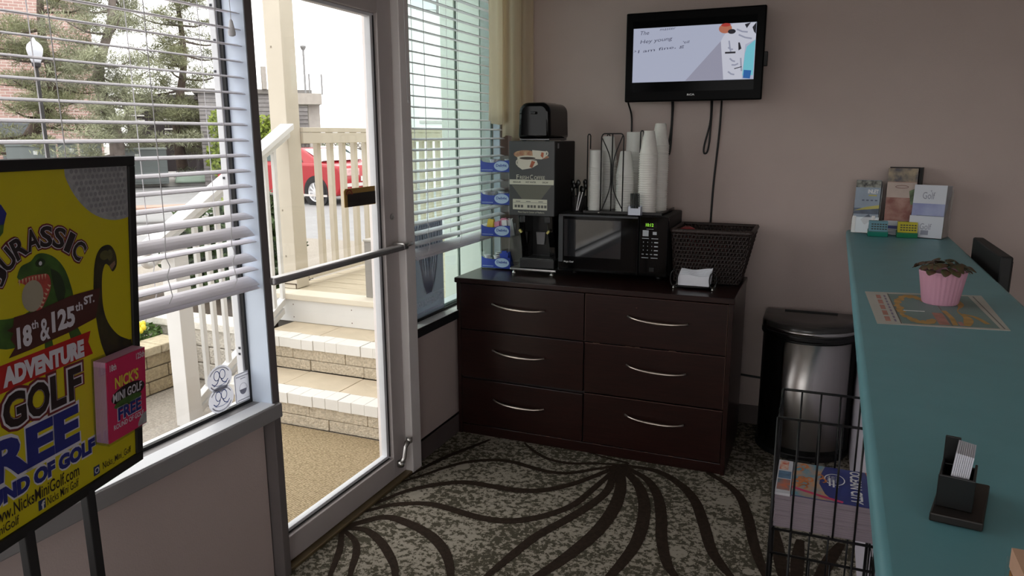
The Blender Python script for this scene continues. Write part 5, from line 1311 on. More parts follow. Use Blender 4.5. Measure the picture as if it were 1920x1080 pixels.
# ---- door mat
matm = bpy.data.materials.new('coir_mat'); matm.use_nodes = True
nt = matm.node_tree; b = nt.nodes['Principled BSDF']; b.inputs['Roughness'].default_value = 1
tc = nt.nodes.new('ShaderNodeTexCoord'); mp = nt.nodes.new('ShaderNodeMapping'); mp.inputs['Rotation'].default_value = (0, 0, .5); mp.inputs['Scale'].default_value = (70, 110, 1)
vo = nt.nodes.new('ShaderNodeTexVoronoi'); vo.inputs['Scale'].default_value = 1; vo.inputs['Randomness'].default_value = .35
rp = nt.nodes.new('ShaderNodeValToRGB'); rp.color_ramp.elements[0].color = lin((176, 158, 126)); rp.color_ramp.elements[1].color = lin((124, 108, 80)); rp.color_ramp.elements[0].position = .25; rp.color_ramp.elements[1].position = .62
bp = nt.nodes.new('ShaderNodeBump'); bp.inputs['Strength'].default_value = .7; bp.inputs['Distance'].default_value = .006; bp.invert = True
for a_, b_ in ((tc.outputs['Object'], mp.inputs[0]), (mp.outputs[0], vo.inputs['Vector']), (vo.outputs['Distance'], rp.inputs[0]), (rp.outputs[0], b.inputs['Base Color']), (vo.outputs['Distance'], bp.inputs['Height']), (bp.outputs[0], b.inputs['Normal'])): nt.links.new(a_, b_)
tag(MB().box(-2.75, -1.82, 1.35, 2.935, -.003, .006).build('door_mat', matm, None), 'tan woven mat covering the landing outside the door', 'door mat')

# ---- masonry steps
t = thing('masonry_steps', 'two split-faced masonry steps with white painted edging bricks', 'steps', (-2.46, 3.2, 0))
blk = M('split_block', (208, 196, 174), .95, var=.3, vs=70, bump=.9, bs=110); nose = M('painted_brick', (226, 224, 218), .7, var=.04, vs=20, bump=.1, bs=60); trd = M('sandstone_tread', (206, 192, 168), .9, var=.12, vs=9, bump=.2, bs=60)
mort = M('mortar', (150, 142, 128), .95, var=.2, vs=40)
sx0, sx1 = -2.99, -1.80
for yf, zb, zt in ((2.948, 0, .184), (3.279, .184, .371)):
    MB().box(sx0 + .01, sx1, yf + .014, yf + .34, zb, zt - .012).build('core', mort, t)
    hh = (zt - zb - .060) / 2; base = {}
    for r in range(2):
        x = sx0 + (-.12 if r else 0); z0 = zb + r * hh
        while x < sx1:
            xa, xb = max(x, sx0), min(x + .36, sx1)
            if xb - xa > .02: MB().box(xa + .0015, xb - .0015, yf + random.uniform(0, .006), yf + .02, z0 + .0015, z0 + hh - .0015).build('block', blk, t, bevel=.004)
            x += .36
    n_ = 15; w_ = (sx1 - sx0) / n_; first = None
    for k in range(n_):
        if first is None: first = MB().box(sx0 + .0007, sx0 + w_ - .0007, yf - .012, yf + .10, zt - .058, zt).build('brick', nose, t, bevel=.002)
        else: clone(first, (k * w_, random.uniform(-.003, .003), random.uniform(-.002, .001)), t)
    for k in range(4):
        xa = sx0 + k * .36; xb = min(xa + .36, sx1)
        if xb > xa: MB().box(xa + .002, xb - .002, yf + .102, yf + .331, zt - .014, zt - .001 + random.uniform(-.001, .001)).build('slab', trd, t, bevel=.002)
# ---- porch deck
t = thing('porch_deck', 'raised timber porch deck with a white fascia above the steps', 'porch deck', (-2.5, 5.3, 0))
dk = M('deck_board', (200, 188, 164), .85, var=.22, vs=6, stretch=(1, 12, 1), bump=.1, bs=60)
fa = MB().box(-3.16, -1.82, 3.592, 3.615, .371, .512).build('fascia_board', wpaint, t, bevel=.002)
m = MB()
for x in (-2.98, -2.55, -2.12):
    for z in (.40, .48): m.add([(x + .004 * math.cos(a), 3.5915, z + .004 * math.sin(a)) for a in [-i * PI / 3 for i in range(6)]], [tuple(range(6))])
m.build('screws', M('rusty_screw', (90, 60, 46), .6, var=.2), fa)
MB().box(-3.17, -1.82, 3.575, 3.715, .513, .548).build('nosing_board', M('nosing_cream', (226, 218, 200), .7, var=.06, vs=8), t, bevel=.004)
db = None; pitch = .142
for k in range(30):
    if db is None: db = MB().box(-3.16, -1.82, 3.72, 3.72 + pitch - .007, .514, .546).build('board', dk, t, bevel=.003)
    else: clone(db, (random.uniform(-.004, .004), k * pitch, random.uniform(-.001, .001)), t)
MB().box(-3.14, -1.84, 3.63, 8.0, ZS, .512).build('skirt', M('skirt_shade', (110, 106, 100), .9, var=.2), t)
# ---- porch post and rails
t = thing('porch_post', 'tall square cream porch post at the top of the stairs', 'post', (-3.07, 3.75, .546))
MB().box(-3.166, -3.040, 3.712, 3.835, .549, 3.3).build('shaft', cream, t, bevel=.004)
m = MB(); m.box(-3.160, -3.042, 3.709, 3.712, .575, .582).box(-3.160, -3.153, 3.709, 3.712, .549, .582).box(-3.049, -3.042, 3.709, 3.712, .549, .582)
m.build('nail_plate', M('rust_dark', (90, 76, 60), .7, var=.3), t)
m = MB()
for z in (1.04, 2.02, 2.3, .75): m.lathe([(.006, -.001), (.006, .001)], (0, 0, 0), 8) if False else m.box(-3.12 + .01 * math.sin(z * 9), -3.112 + .01 * math.sin(z * 9), 3.710, 3.712, z, z + .012)
m.build('paint_chip', M('chip_grey', (150, 140, 124), .8, var=.2), t)
MB().box(-3.20, -2.95, 3.66, 8.2, 3.3, 3.5).build('beam', cream, t, bevel=.004)
t = thing('porch_railing', 'cream timber railing with square balusters along the porch', 'railing', (-3.07, 5.3, .546))
MB().box(-3.115, -3.02, 3.837, 7.9, 1.525, 1.555).build('top_rail', cream, t, bevel=.003)
MB().box(-3.055, -3.022, 3.837, 7.9, 1.455, 1.523).build('rail_fascia', cream, t, bevel=.003)
MB().box(-3.09, -3.035, 3.837, 7.9, .592, .645).build('bottom_rail', cream, t, bevel=.003)
first = None
for k in range(28):
    if first is None: first = MB().box(-3.092, -3.057, 4.018, 4.056, .60, 1.525).build('baluster', cream, t, bevel=.002)
    else: clone(first, (0, k * .1375, 0), t)
MB().box(-3.12, -3.02, 7.90, 8.0, .546, 1.6).build('end_post', cream, t)
t = thing('stair_railing', 'white sloping stair railing rising from a square lower post', 'railing', (-3.03, 2.76, 0))
MB().box(-3.070, -2.975, 2.715, 2.805, -.002, 1.00).build('newel_post', wpaint, t, bevel=.003)
def slope(y0, z0, y1, z1, xa, xb, h): return MB().hexa([(xa, y0, z0), (xb, y0, z0), (xb, y0, z0 + h), (xa, y0, z0 + h)][::-1], [(xa, y1, z1), (xb, y1, z1), (xb, y1, z1 + h), (xa, y1, z1 + h)][::-1])
slope(2.60, .945, 3.708, 1.541, -3.085, -2.985, .035).build('handrail', wpaint, t, bevel=.003)
slope(2.70, .955, 3.708, 1.496, -3.05, -3.015, .05).build('rail_fascia', wpaint, t, bevel=.003)
MB().tube(spline([(-3.03, 2.62, .945), (-3.03, 2.585, .93), (-3.03, 2.58, .895), (-3.03, 2.62, .88), (-3.03, 2.70, .92)], 5), .016, 8).build('rail_return', wpaint, t, smooth=True)
slope(2.815, .07, 3.565, .482, -3.06, -3.015, .04).build('bottom_rail', wpaint, t, bevel=.002)
slope(2.815, .015, 3.56, .424, -3.05, -3.02, .035).build('lower_rail', wpaint, t, bevel=.002)
for k in range(9):
    y = 2.905 + k * .081; u = (y - 2.815) / .9; z0 = .10 + .495 * u; z1 = .98 + .55 * u
    MB().box(-3.046, -3.022, y, y + .025, z0, z1).build('baluster', wpaint, t, bevel=.002)
t = thing('short_post', 'short grey sleeve post at the deck edge behind the push bar', 'post', (-2.43, 3.70, .548))
MB().box(-2.495, -2.36, 3.67, 3.76, .548, .89).build('sleeve', M('sleeve_grey', (150, 146, 140), .5, var=.08), t, bevel=.003)
MB().box(-2.5, -2.355, 3.665, 3.765, .888, .90).build('cap', M('sleeve_pale', (186, 182, 174), .5, var=.05), t, bevel=.002)
# ---- jutting house wall beyond the narrow window
MB().box(-1.80, -1.70, 4.02, 9, ZS, 3.3).build('wall_porch', M('pale_siding', (226, 228, 222), .7, var=.04, vs=6), kind='structure')
t = thing('house_corner', 'pale boarded corner of the house with a dark gap outside the narrow window', 'house corner', (-1.87, 3.7, 0))
pale_ = M('pale_siding', (226, 228, 222), .7, var=.04, vs=6)
MB().box(-1.945, -1.862, 3.65, 3.67, .55, 3.3).build('corner_board', pale_, t, bevel=.003)
MB().box(-1.862, -1.842, 3.664, 3.674, .55, 3.3).build('shadow_gap', M('gap_dark', (60, 76, 74), .8, var=.2), t)
MB().box(-1.842, -1.710, 3.64, 3.66, .55, 3.3).build('inner_board', pale_, t, bevel=.003)
MB().box(-1.945, -1.802, 3.60, 3.67, .549, .57).build('foot_board', M('foot_grey', (110, 116, 112), .8, var=.1), t)

# ---- planter, block wall, shrubs and flowers
tanb = M('planter_block', (176, 160, 128), .95, var=.3, vs=60, bump=.9, bs=90); whb = M('pale_block', (214, 208, 196), .95, var=.3, vs=60, bump=.9, bs=90)
def blockwall(nm, label, p0, p1, zt, rows, mat, capmat, bl=.30):
    t = thing(nm, label, 'garden wall', ((p0[0] + p1[0]) / 2, (p0[1] + p1[1]) / 2, 0))
    p0, p1 = Vector(p0 + (0,)), Vector(p1 + (0,)); d = (p1 - p0); L_ = d.length; d.normalize(); n_ = Vector((-d.y, d.x, 0)); c = (p0 + p1) / 2
    m = MB(); obox(m, c, L_ - .02, .12, -.02, zt - .05, d=d); m.build('core', mort, t)
    h = (zt - .05) / rows
    for r in range(rows):
        x = -bl / 2 * (r % 2)
        while x < L_ - .02:
            a, b_ = max(x, 0), min(x + bl, L_); cc = p0 + d * (a + b_) / 2
            m = MB(); obox(m, cc, b_ - a - .007, .15 + random.uniform(0, .012), r * h + .003, (r + 1) * h - .003, d=d); m.build('block', mat, t, bevel=.006)
            x += bl
    x = 0
    while x < L_ - .02:
        b_ = min(x + .4, L_); m = MB(); obox(m, p0 + d * (x + b_) / 2, b_ - x - .006, .19, zt - .05, zt, d=d); m.build('coping', capmat, t, bevel=.006); x += .4
    return t
blockwall('planter_wall', 'low tan block planter wall with flowers behind the lower post', (-3.66, .3), (-3.66, 3.28), .29, 3, tanb, M('coping_tan', (196, 184, 156), .95, var=.25, vs=50, bump=.5, bs=80))
blockwall('planter_wall', 'pale speckled block wall behind the stair balusters', (-4.8, 3.42), (-3.18, 3.42), .38, 3, whb, M('coping_white', (226, 222, 212), .9, var=.15, vs=50, bump=.4, bs=80))
soil = M('garden_soil', (76, 64, 52), 1, var=.4, vs=20, bump=.5, bs=30)
tag(MB().box(-4.75, -3.765, .3, 3.31, -.01, .24).build('planter_soil', soil, None, kind='stuff'), 'dark soil bed behind the tan planter wall', 'soil')
tag(MB().box(-4.75, -3.2, 3.525, 4.5, -.01, .34).build('planter_soil', soil, None, kind='stuff'), 'soil bed with shrubs behind the pale block wall', 'soil')
def leafcloud(centers, radii, n, size, seed, asp=.45, aim=None):
    """n small four-cornered leaves scattered in ellipsoids; returns verts, faces"""
    r = np.random.default_rng(seed); C_ = np.array(centers, float); R_ = np.array(radii, float)
    idx = r.integers(0, len(C_), n); d = r.normal(size=(n, 3)); d /= np.linalg.norm(d, axis=1)[:, None]
    p = C_[idx] + d * R_[idx] * (r.random(n) ** .4)[:, None]
    a = r.normal(size=(n, 3)) if aim is None else d * 1.2 + r.normal(size=(n, 3)) * .5 + np.array(aim)
    a /= np.linalg.norm(a, axis=1)[:, None]
    b_ = np.cross(a, r.normal(size=(n, 3))); b_ /= np.linalg.norm(b_, axis=1)[:, None]
    s_ = size * r.uniform(.6, 1.3, n)[:, None]
    V = np.stack([p - a * s_, p + b_ * s_ * asp, p + a * s_, p - b_ * s_ * asp], 1).reshape(-1, 3)
    F_ = np.arange(n * 4).reshape(-1, 4)
    return V, F_
def cloud(nm, mat, parent, V, F_):
    m = MB(); m.v = [tuple(v) for v in V.tolist()]; m.f = [tuple(q) for q in F_.tolist()]; m.mi = [0] * len(m.f)
    return m.build(nm, mat, parent, kind='stuff')
evg = M('evergreen_leaf', (66, 88, 44), .7, var=.5, vs=6); evl = M('bright_leaf', (150, 168, 66), .6, var=.4, vs=6)
bark = M('pine_bark', (96, 82, 74), .95, var=.35, vs=6, bump=.6, bs=14); barkg = M('grey_bark', (124, 114, 108), .95, var=.3, vs=6, bump=.6, bs=14)
for i, (x, y, h, lb, mt, rr) in enumerate(((-4.28, 4.15, .88, 'dark evergreen shrub just right of the lower railing post', evg, .27), (-3.62, 4.20, 1.02, 'dark evergreen shrub left of the porch post foot', evg, .22), (-3.98, 4.22, .92, 'dark evergreen shrub behind the right stair balusters', evg, .26), (-6.02, 6.5, 1.36, 'yellow-green leafy bush by the red car', evl, .20))):
    zb_ = -.004 if i == 3 else .339
    t = thing('shrub', lb, 'shrub', (x, y, zb_)); MB().tube([(x, y, zb_), (x + .01, y, h * .7)], [.03, .012], 6).build('stem', bark, t)
    V, F_ = leafcloud([(x + rr * .3 * math.sin(k * 2.2), y + rr * .3 * math.cos(k * 2.2), .42 + (h - .5) * k / 5) for k in range(6)], [(rr * (1 - .08 * k), rr * (1 - .08 * k), .20) for k in range(6)], 5200, .028, 20 + i)
    cloud('foliage', mt, t, V, F_)
fcol = [M('petal_yellow', (232, 214, 60), .5, var=.1), M('petal_white', (236, 234, 230), .5, var=.05), M('petal_magenta', (170, 60, 110), .5, var=.1)]
fpos = [(-3.79, 3.17, 0, .040, 'yellow flower above the planter wall'), (-3.87, 3.25, 1, .034, 'white flower right of the yellow flower'), (-4.0, 3.29, 2, .02, 'small magenta flower behind the yellow flower'), (-4.1, 2.85, 1, .05, 'white flower further back in the planter')]
lfg = M('flower_leaf', (96, 130, 60), .6, var=.4, vs=20)
for i, (x, y, c, r_, lb) in enumerate(fpos):
    t = thing('flower', lb, 'flower', (x, y, .24)); zt = .36 + .02 * (i % 2)
    MB().tube([(x, y, .24), (x + .004, y, zt)], .003, 5).build('stem', lfg, t)
    for k in range(5):
        a = k * 2 * PI / 5; m = MB(); m.ball((x + r_ * .5 * math.cos(a), y - .01 + .3 * r_ * math.sin(a), zt + r_ * .5 * math.sin(a)), r_ * .5, 8, 6, (1, .6, 1)); m.build('petal', fcol[c], t, smooth=True)
    MB().ball((x, y - .03, zt), r_ * .18, 8, 6).build('flower_eye', M('flower_eye_brown', (110, 80, 30), .6), t)
for i, (x, y) in enumerate(((-3.86, 3.22), (-3.84, 3.04), (-3.9, 2.6), (-4.3, 3.1))):
    V, F_ = leafcloud([(x, y, .29)], [(.12, .12, .07)], 260, .022, 60 + i)
    tag(cloud('flower_foliage', lfg, None, V, F_), ('green pansy leaves right of the yellow flower', 'green pansy leaves under the yellow flower', 'green pansy leaves in the hidden near end of the planter', 'green pansy leaves in the back row of the planter')[i], 'leaves')

# ---- street lamp
t = thing('street_lamp', 'black street lamp with a white acorn globe across the road', 'street lamp', (-14.65, 10.46, ZS))
lx, ly = -14.65, 10.46
MB().lathe([(.16, 0), (.16, .12), (.10, .3), (.036, .5), (.025, 3.05), (.075, 3.08), (.085, 3.14), (.05, 3.18)], (lx, ly, ZS), 12).build('pole', blackm, t, smooth=2)
MB().lathe([(.075, 0), (.095, .05), (.135, .18), (.148, .27), (.125, .34), (.08, .39), (.04, .42), (.02, .47), (1e-6, .49)], (lx, ly, ZS + 3.15), 16).build('globe', M('globe_white', (196, 200, 208), .3, var=.03), t, smooth=True)
# ---- utility cabinets
cab = M('cabinet_green', (106, 114, 114), .55, var=.08, vs=2)
for i, (pa, pb, zt, lb) in enumerate((((-23.41, 15.35), (-22.64, 16.47), 1.28, 'grey-green utility cabinet furthest left under the lamp'), ((-22.62, 16.49), (-22.29, 16.95), 1.34, 'narrow grey-green utility cabinet in the middle of the row'), ((-22.27, 16.97), (-21.86, 17.49), 1.34, 'grey-green utility cabinet at the right of the row'), ((-21.57, 17.86), (-20.62, 18.94), 1.14, 'dark green transformer box standing alone beside the tree trunk'))):
    t = thing('utility_cabinet', lb, 'utility box', ((pa[0] + pb[0]) / 2, (pa[1] + pb[1]) / 2, ZS + .13))
    d = Vector((pb[0] - pa[0], pb[1] - pa[1], 0)); L_ = d.length; d.normalize(); n_ = Vector((-d.y, d.x, 0)); c = (Vector(pa + (0,)) + Vector(pb + (0,))) / 2 + n_ * .4
    m = MB(); obox(m, c, L_ - .03, .8, ZS + .13, zt - .06, d=d); m.build('body', cab, t, bevel=.01)
    m = MB(); obox(m, c, L_ + .01, .86, zt - .06, zt, d=d); m.build('lid', M('cabinet_lid', (170, 178, 176), .6, var=.15, vs=5) if i == 3 else cab, t, bevel=.01)
    m = MB(); obox(m, c - n_ * .405, L_ - .1, .02, ZS + .2, zt - (.1 if i < 3 else .62), d=d); m.build('door', cab, t, bevel=.005)
    m = MB(); obox(m, c - n_ * .412 + d * (.1 if i < 3 else -.2), .12, .02, zt - .32, zt - .2, d=d); m.build('warning_label', M('label_offwhite', (206, 210, 206), .6, var=.2, vs=40), t)
t = thing('utility_dome', 'low pale green ground box beside the transformer', 'utility box', (-20.0, 19.6, ZS + .13))
m = MB(); m.hexa([(-20.75, 19.25, -.08), (-19.85, 20.25, -.08), (-20.35, 20.7, -.08), (-21.2, 19.7, -.08)], [(-20.72, 19.35, .24), (-19.92, 20.2, .24), (-20.3, 20.55, .24), (-21.1, 19.7, .24)])
m.build('cover', M('dome_green', (176, 196, 180), .6, var=.1, vs=4), t, bevel=.08, seg=3)
V, F_ = leafcloud([(-21.2, 20.3, .2), (-20.6, 20.9, .2)], [(.5, .5, .25)] * 2, 240, .16, 77, .1)
tag(cloud('spiky_grass', M('grass_grey', (110, 120, 96), .8, var=.3, vs=3), None, V, F_), 'spiky ornamental grass behind the pale ground box', 'grass')
t = thing('wooden_bench', 'low brown wooden slab bench at the road edge beyond the stair rail', 'bench', (-12.4, 10.9, ZS))
m = MB(); obox(m, (-12.4, 10.9), 1.25, .5, ZS + .24, ZS + .34, ang=.75); m.build('slab', M('slab_pinkbrown', (176, 146, 130), .9, var=.15, vs=8), t, bevel=.01)
for s_ in (-1, 1):
    m = MB(); obox(m, (-12.4 + s_ * .35, 10.9 + s_ * .33), .12, .42, ZS, ZS + .24, ang=.75); m.build('leg', M('slab_dark', (92, 74, 64), .9, var=.2), t)

# ---- brick building and dark house front across the street
brick = bpy.data.materials.new('far_brick'); brick.use_nodes = True
nt = brick.node_tree; b = nt.nodes['Principled BSDF']; b.inputs['Roughness'].default_value = .95
tc = nt.nodes.new('ShaderNodeTexCoord'); mp = nt.nodes.new('ShaderNodeMapping'); mp.inputs['Rotation'].default_value = (PI / 2, 0, 0)
bt = nt.nodes.new('ShaderNodeTexBrick'); bt.inputs['Scale'].default_value = 1.0; bt.inputs['Brick Width'].default_value = .34; bt.inputs['Row Height'].default_value = .12; bt.inputs['Mortar Size'].default_value = .014
bt.inputs['Color1'].default_value = lin((176, 140, 134)); bt.inputs['Color2'].default_value = lin((192, 160, 152)); bt.inputs['Mortar'].default_value = lin((206, 196, 190))
nt.links.new(tc.outputs['Object'], mp.inputs[0]); nt.links.new(mp.outputs[0], bt.inputs['Vector']); nt.links.new(bt.outputs['Color'], b.inputs['Base Color'])
t = thing('brick_building', 'pink-red brick building behind the pines across the road', 'building', (-34, 18, ZS))
d = Vector((-29.63 + 33.6, 23.79 - 17.7, 0)).normalized(); n_ = Vector((-d.y, d.x, 0))
ce = Vector((-29.63, 23.79, 0)) - d * 10 + n_ * 4
bm2 = MB(); bm2.box(-10, 10, -4, 4, ZS, 9.0); bw = bm2.build('wall', brick, None); bw.location = (ce.x, ce.y, 0); bw.rotation_euler = (0, 0, math.atan2(d.y, d.x)); bw.parent = t; bw.location = bw.location - t.location
bw.location.z = -ZS
m = MB(); obox(m, ce, 20.5, 8.5, 9.0, 9.3, d=d); m.build('parapet', M('parapet_grey', (170, 166, 160), .9, var=.1), t)
for s_ in (-7.9,):
    m = MB(); obox(m, Vector((-29.63, 23.79, 0)) + d * -3.0 - n_ * .02, 1.5, .1, ZS + .1, 2.2, d=d); m.build('door', M('door_shade', (110, 116, 122), .7, var=.2), t)
t = thing('dark_house', 'dark low carport building behind the tree trunk', 'building', (-30, 28, ZS))
dd = Vector((-28.35 + 31.97, 29.62 - 25.67, 0)).normalized(); nn = Vector((-dd.y, dd.x, 0)); ce = Vector((-27.4, 27.2, 0)) + nn * 3
m = MB(); obox(m, ce, 6.1, 6, ZS, 3.2, d=dd); m.build('wall', M('dark_wall', (44, 38, 40), .9, var=.2, vs=2), t)
m = MB(); obox(m, ce, 6.6, 6.6, 3.2, 3.4, d=dd); m.build('roof', M('dark_roof', (64, 60, 62), .9, var=.2), t)
for c_, z_ in ((-2.6, 2.2), (-1.2, 1.6), (1.9, 2.1)):
    for k in range(4):
        m = MB(); obox(m, Vector((-27.4, 27.2, 0)) + dd * c_ - nn * .03, .62, .06, z_ + k * .22, z_ + k * .22 + .06, d=dd); m.build('slat', M('slat_pale', (206, 204, 202), .8, var=.05), t)

# ---- pines
ndl = [M('pine_needle', (146, 150, 112), .7, var=.45, vs=1.3), M('pine_needle_light', (172, 180, 122), .7, var=.4, vs=1.3), M('pine_needle_grey', (154, 158, 128), .7, var=.4, vs=1.3)]
def pine(label, pts, r0, crown, seed, mat, barkm, n=900):
    r = random.Random(seed)
    t = thing('pine_tree', label, 'tree', pts[0]); P = spline(pts, 6)
    MB().tube(P, [r0 * (1 - .75 * i / (len(P) - 1)) for i in range(len(P))], 9).build('trunk', barkm, t, smooth=True)
    cen = []; mbr = MB()
    for k in range(32):
        u = .20 + .78 * k / 31; q = P[int(u * (len(P) - 1))]; a = r.uniform(0, 2 * PI); L_ = crown * (1.1 - .55 * u) * r.uniform(.6, 1.1)
        tip = q + Vector((math.cos(a) * L_, math.sin(a) * L_, r.uniform(-.35, .55))); mid = (q + tip) / 2 + Vector((0, 0, -.15))
        B = spline([q, mid, tip], 5); mbr.tube(B, [.05 * (1 - .8 * i / (len(B) - 1)) for i in range(len(B))], 5)
        for j in range(n // 26 // 2):
            s_ = r.uniform(.25, 1.05); b_ = q.lerp(tip, s_) + Vector((r.gauss(0, .22), r.gauss(0, .22), r.gauss(.05, .15)))
            cen.append(tuple(b_))
    mbr.build('branches', barkm, t, smooth=True)
    V, F_ = leafcloud(cen, [(.34, .34, .15)] * len(cen), len(cen) * 62, .095, seed, .10, aim=(0, 0, .3))
    cloud('foliage', mat, t, V, F_)
pine('leaning dark-trunked pine behind the street lamp', [(-25.3, 16.2, -.1), (-24.6, 17.1, 1.6), (-24.15, 17.7, 3.2), (-24.2, 17.6, 5.0), (-24.0, 17.9, 8.5)], .27, 2.6, 5, ndl[0], bark)
pine('grey-trunked pine beside the transformer box', [(-21.2, 17.4, -.1), (-21.1, 17.4, 1.6), (-21.3, 17.2, 3.4), (-21.0, 17.7, 5.4), (-20.9, 17.8, 8.2)], .26, 2.4, 6, ndl[2], barkg, 860)
pine('pine with loose branches at the right of the long window', [(-22.0, 20.9, -.1), (-22.0, 20.8, 2.0), (-21.7, 21.1, 4.4), (-21.8, 21.0, 7.2)], .22, 2.7, 7, ndl[0], bark, 860)
pine('light green pine further left behind the leaning pine', [(-27.6, 15.0, -.1), (-27.6, 15.0, 3.0), (-27.4, 15.2, 6.0), (-27.2, 15.4, 9.0)], .24, 2.6, 8, ndl[1], bark, 700)
V, F_ = leafcloud([(-17.9, 19.6, 1.0), (-17.2, 19.9, 1.5), (-18.6, 19.4, .8), (-18.2, 19.2, 1.8)], [(.55, .55, .7)] * 4, 3800, .10, 91)
t = thing('shrub', 'yellow-green shrub at the right edge of the long window', 'shrub', (-18.0, 19.5, ZS + .13)); cloud('foliage', evl, t, V, F_); MB().tube([(-18.0, 19.5, -.08), (-18, 19.5, 1.4)], [.06, .03], 6).build('stem', bark, t)

# ---- shingled house behind the porch post
t = thing('shingled_house', 'grey shingled flat-roofed house beyond the red car', 'house', (-18.3, 21.9, ZS))
shg = M('shingle_grey', (150, 146, 146), .95, var=.2, vs=8); hd = Vector((-17.24 + 19.6, 22.07 - 19.9, 0)).normalized(); hn = Vector((-hd.y, hd.x, 0)); hc = Vector((-18.5, 20.95, 0)) + hn * 2.5
m = MB(); obox(m, hc, 3.6, 5, ZS, 2.95, d=hd); m.build('wall', shg, t)
cs = []
for k in range(22):
    m = MB(); zc = ZS + .05 + k * .14
    c0 = Vector((-18.5, 20.95, 0)) - hn * .0
    e1 = hd * 1.8; P = [c0 - e1 - hn * .035, c0 + e1 - hn * .035, c0 + e1, c0 - e1]
    Q = [c0 - e1 - hn * .008, c0 + e1 - hn * .008, c0 + e1, c0 - e1]
    m.hexa([(p.x, p.y, zc) for p in P], [(p.x, p.y, zc + .135) for p in Q]); m.build('shingle_course', shg, t)
m = MB(); obox(m, hc, 3.9, 5.3, 2.95, 3.10, d=hd); m.build('roof_edge', M('roof_grey', (130, 126, 122), .9, var=.15), t)
m = MB(); obox(m, (-16.1, 20.55), 1.0, 2.0, 2.50, 2.84, d=hd); m.build('balcony_slab', M('slab_grey', (170, 164, 156), .9, var=.1), t)
m = MB(); obox(m, (-15.75, 20.62), .36, .3, ZS, 2.5, d=hd); m.build('balcony_post', M('post_grey', (176, 170, 164), .9, var=.1), t)
MB().tube([(-15.96, 20.52, 2.84), (-15.98, 20.55, 4.25)], .032, 8).lathe([(.05, 4.25), (.09, 4.33), (.09, 4.38), (1e-6, 4.40)], (-15.98, 20.55, 0), 10).build('vent_pipe', M('pipe_grey', (140, 140, 140), .5, .5, var=.1), t)
for k in range(2): MB().tube([(-15.85 + k * .30, 20.6 + k * .26, 2.84), (-15.85 + k * .30, 20.6 + k * .26, 3.5)], .025, 6).build('rail_post', M('pipe_grey', (140, 140, 140), .5, .5), t)
for k in range(2): MB().tube([(-18.35 + k * .25, 20.85 + k * .2, 3.1), (-18.35 + k * .25, 20.85 + k * .2, 3.85)], .09, 6).build('chimney', M('post_grey', (176, 170, 164), .9), t)
# ---- fence with lattice top
t = thing('wooden_fence', 'grey timber fence with a lattice top behind the parked cars', 'fence', (-14.5, 22, ZS))
fd = Vector((-12.4 + 17.0, 23.6 - 20.6, 0)).normalized(); fn_ = Vector((-fd.y, fd.x, 0)); f0 = Vector((-17.2, 21.4, 0)); fb = M('fence_board', (128, 116, 108), .9, var=.2, vs=3)
first = None
for k in range(22):
    c = f0 + fd * (.1 + k * .15)
    if first is None: m = MB(); obox(m, c, .143, .03, ZS, 1.02, d=fd); first = m.build('board', fb, t)
    else: clone(first, fd * (k * .15), t)
m = MB()
for k in range(26):
    for s_ in (-1, 1):
        c = f0 + fd * (k * .13); a = c + fd * .25 * s_
        m.tube([(c.x, c.y, 1.08), (a.x, a.y, 1.46)], .012, 4)
m.build('lattice', fb, t, kind='stuff')
for z in (1.02, 1.46): m = MB(); obox(m, f0 + fd * 1.7, 3.4, .08, z, z + .06, d=fd); m.build('rail', fb, t)
for k in range(3):
    x, y = f0.x + fd.x * (.9 + k * .9) - fn_.x * .9, f0.y + fd.y * (.9 + k * .9) - fn_.y * .9
    V, F_ = leafcloud([(x, y, .9), (x + .2, y, .6)], [(.45, .45, .6)] * 2, 300, .20, 120 + k, .1)
    tag(cloud('spiky_plant', M('yucca_leaf', (140, 150, 120), .7, var=.3, vs=3), None, V, F_), ('spiky yucca plant in front of the fence, nearest the shingled house', 'spiky yucca plant in front of the middle of the fence', 'spiky yucca plant in front of the fence right end')[k], 'plant')
# ---- white building far right
t = thing('white_building', 'bright white building with dark shuttered window beyond the porch', 'building', (-9.5, 19, ZS))
wb = M('white_stucco', (250, 250, 248), .9, var=.02); wd_ = Vector((.80, .60, 0)); wn = Vector((-.6, .8, 0)); wc = Vector((-11.93, 20.9, 0))
m = MB(); obox(m, wc + wd_ * 4 + wn * 3, 8, 6, ZS, 9, d=wd_); m.build('wall', wb, t)
sh_ = M('shutter_dark', (64, 60, 66), .7, var=.3, vs=6)
for z0, z1 in ((2.28, 3.42),):
    for k in range(16):
        zz = z0 + (z1 - z0) * k / 16
        m = MB(); obox(m, wc + wd_ * 1.36 - wn * .05, .42, .06, zz, zz + .062, d=wd_); m.build('slat', sh_, t)
    m = MB(); obox(m, wc + wd_ * 1.72 - wn * .03, .10, .06, z0, z1, d=wd_); m.build('shutter_frame', sh_, t)
    m = MB(); obox(m, wc + wd_ * 2.2 - wn * .02, .8, .05, z0, z1, d=wd_); m.build('window', M('window_dark', (60, 70, 80), .2, var=.1), t)
m = MB(); obox(m, wc + wd_ * .25 - wn * .03, .8, .05, 5.3, 6.8, d=wd_); m.build('window', M('window_pale', (214, 216, 220), .3, var=.05), t)
m = MB(); obox(m, wc + wd_ * .65 - wn * .05, .07, .06, 5.2, 6.9, d=wd_); m.build('window_frame', M('frame_grey', (130, 126, 126), .6, var=.1), t)
m = MB(); obox(m, wc + wd_ * 4 - wn * .04, 8, .08, 1.9, 1.98, d=wd_); m.build('trim_band', M('band_grey', (196, 194, 190), .8, var=.05), t)

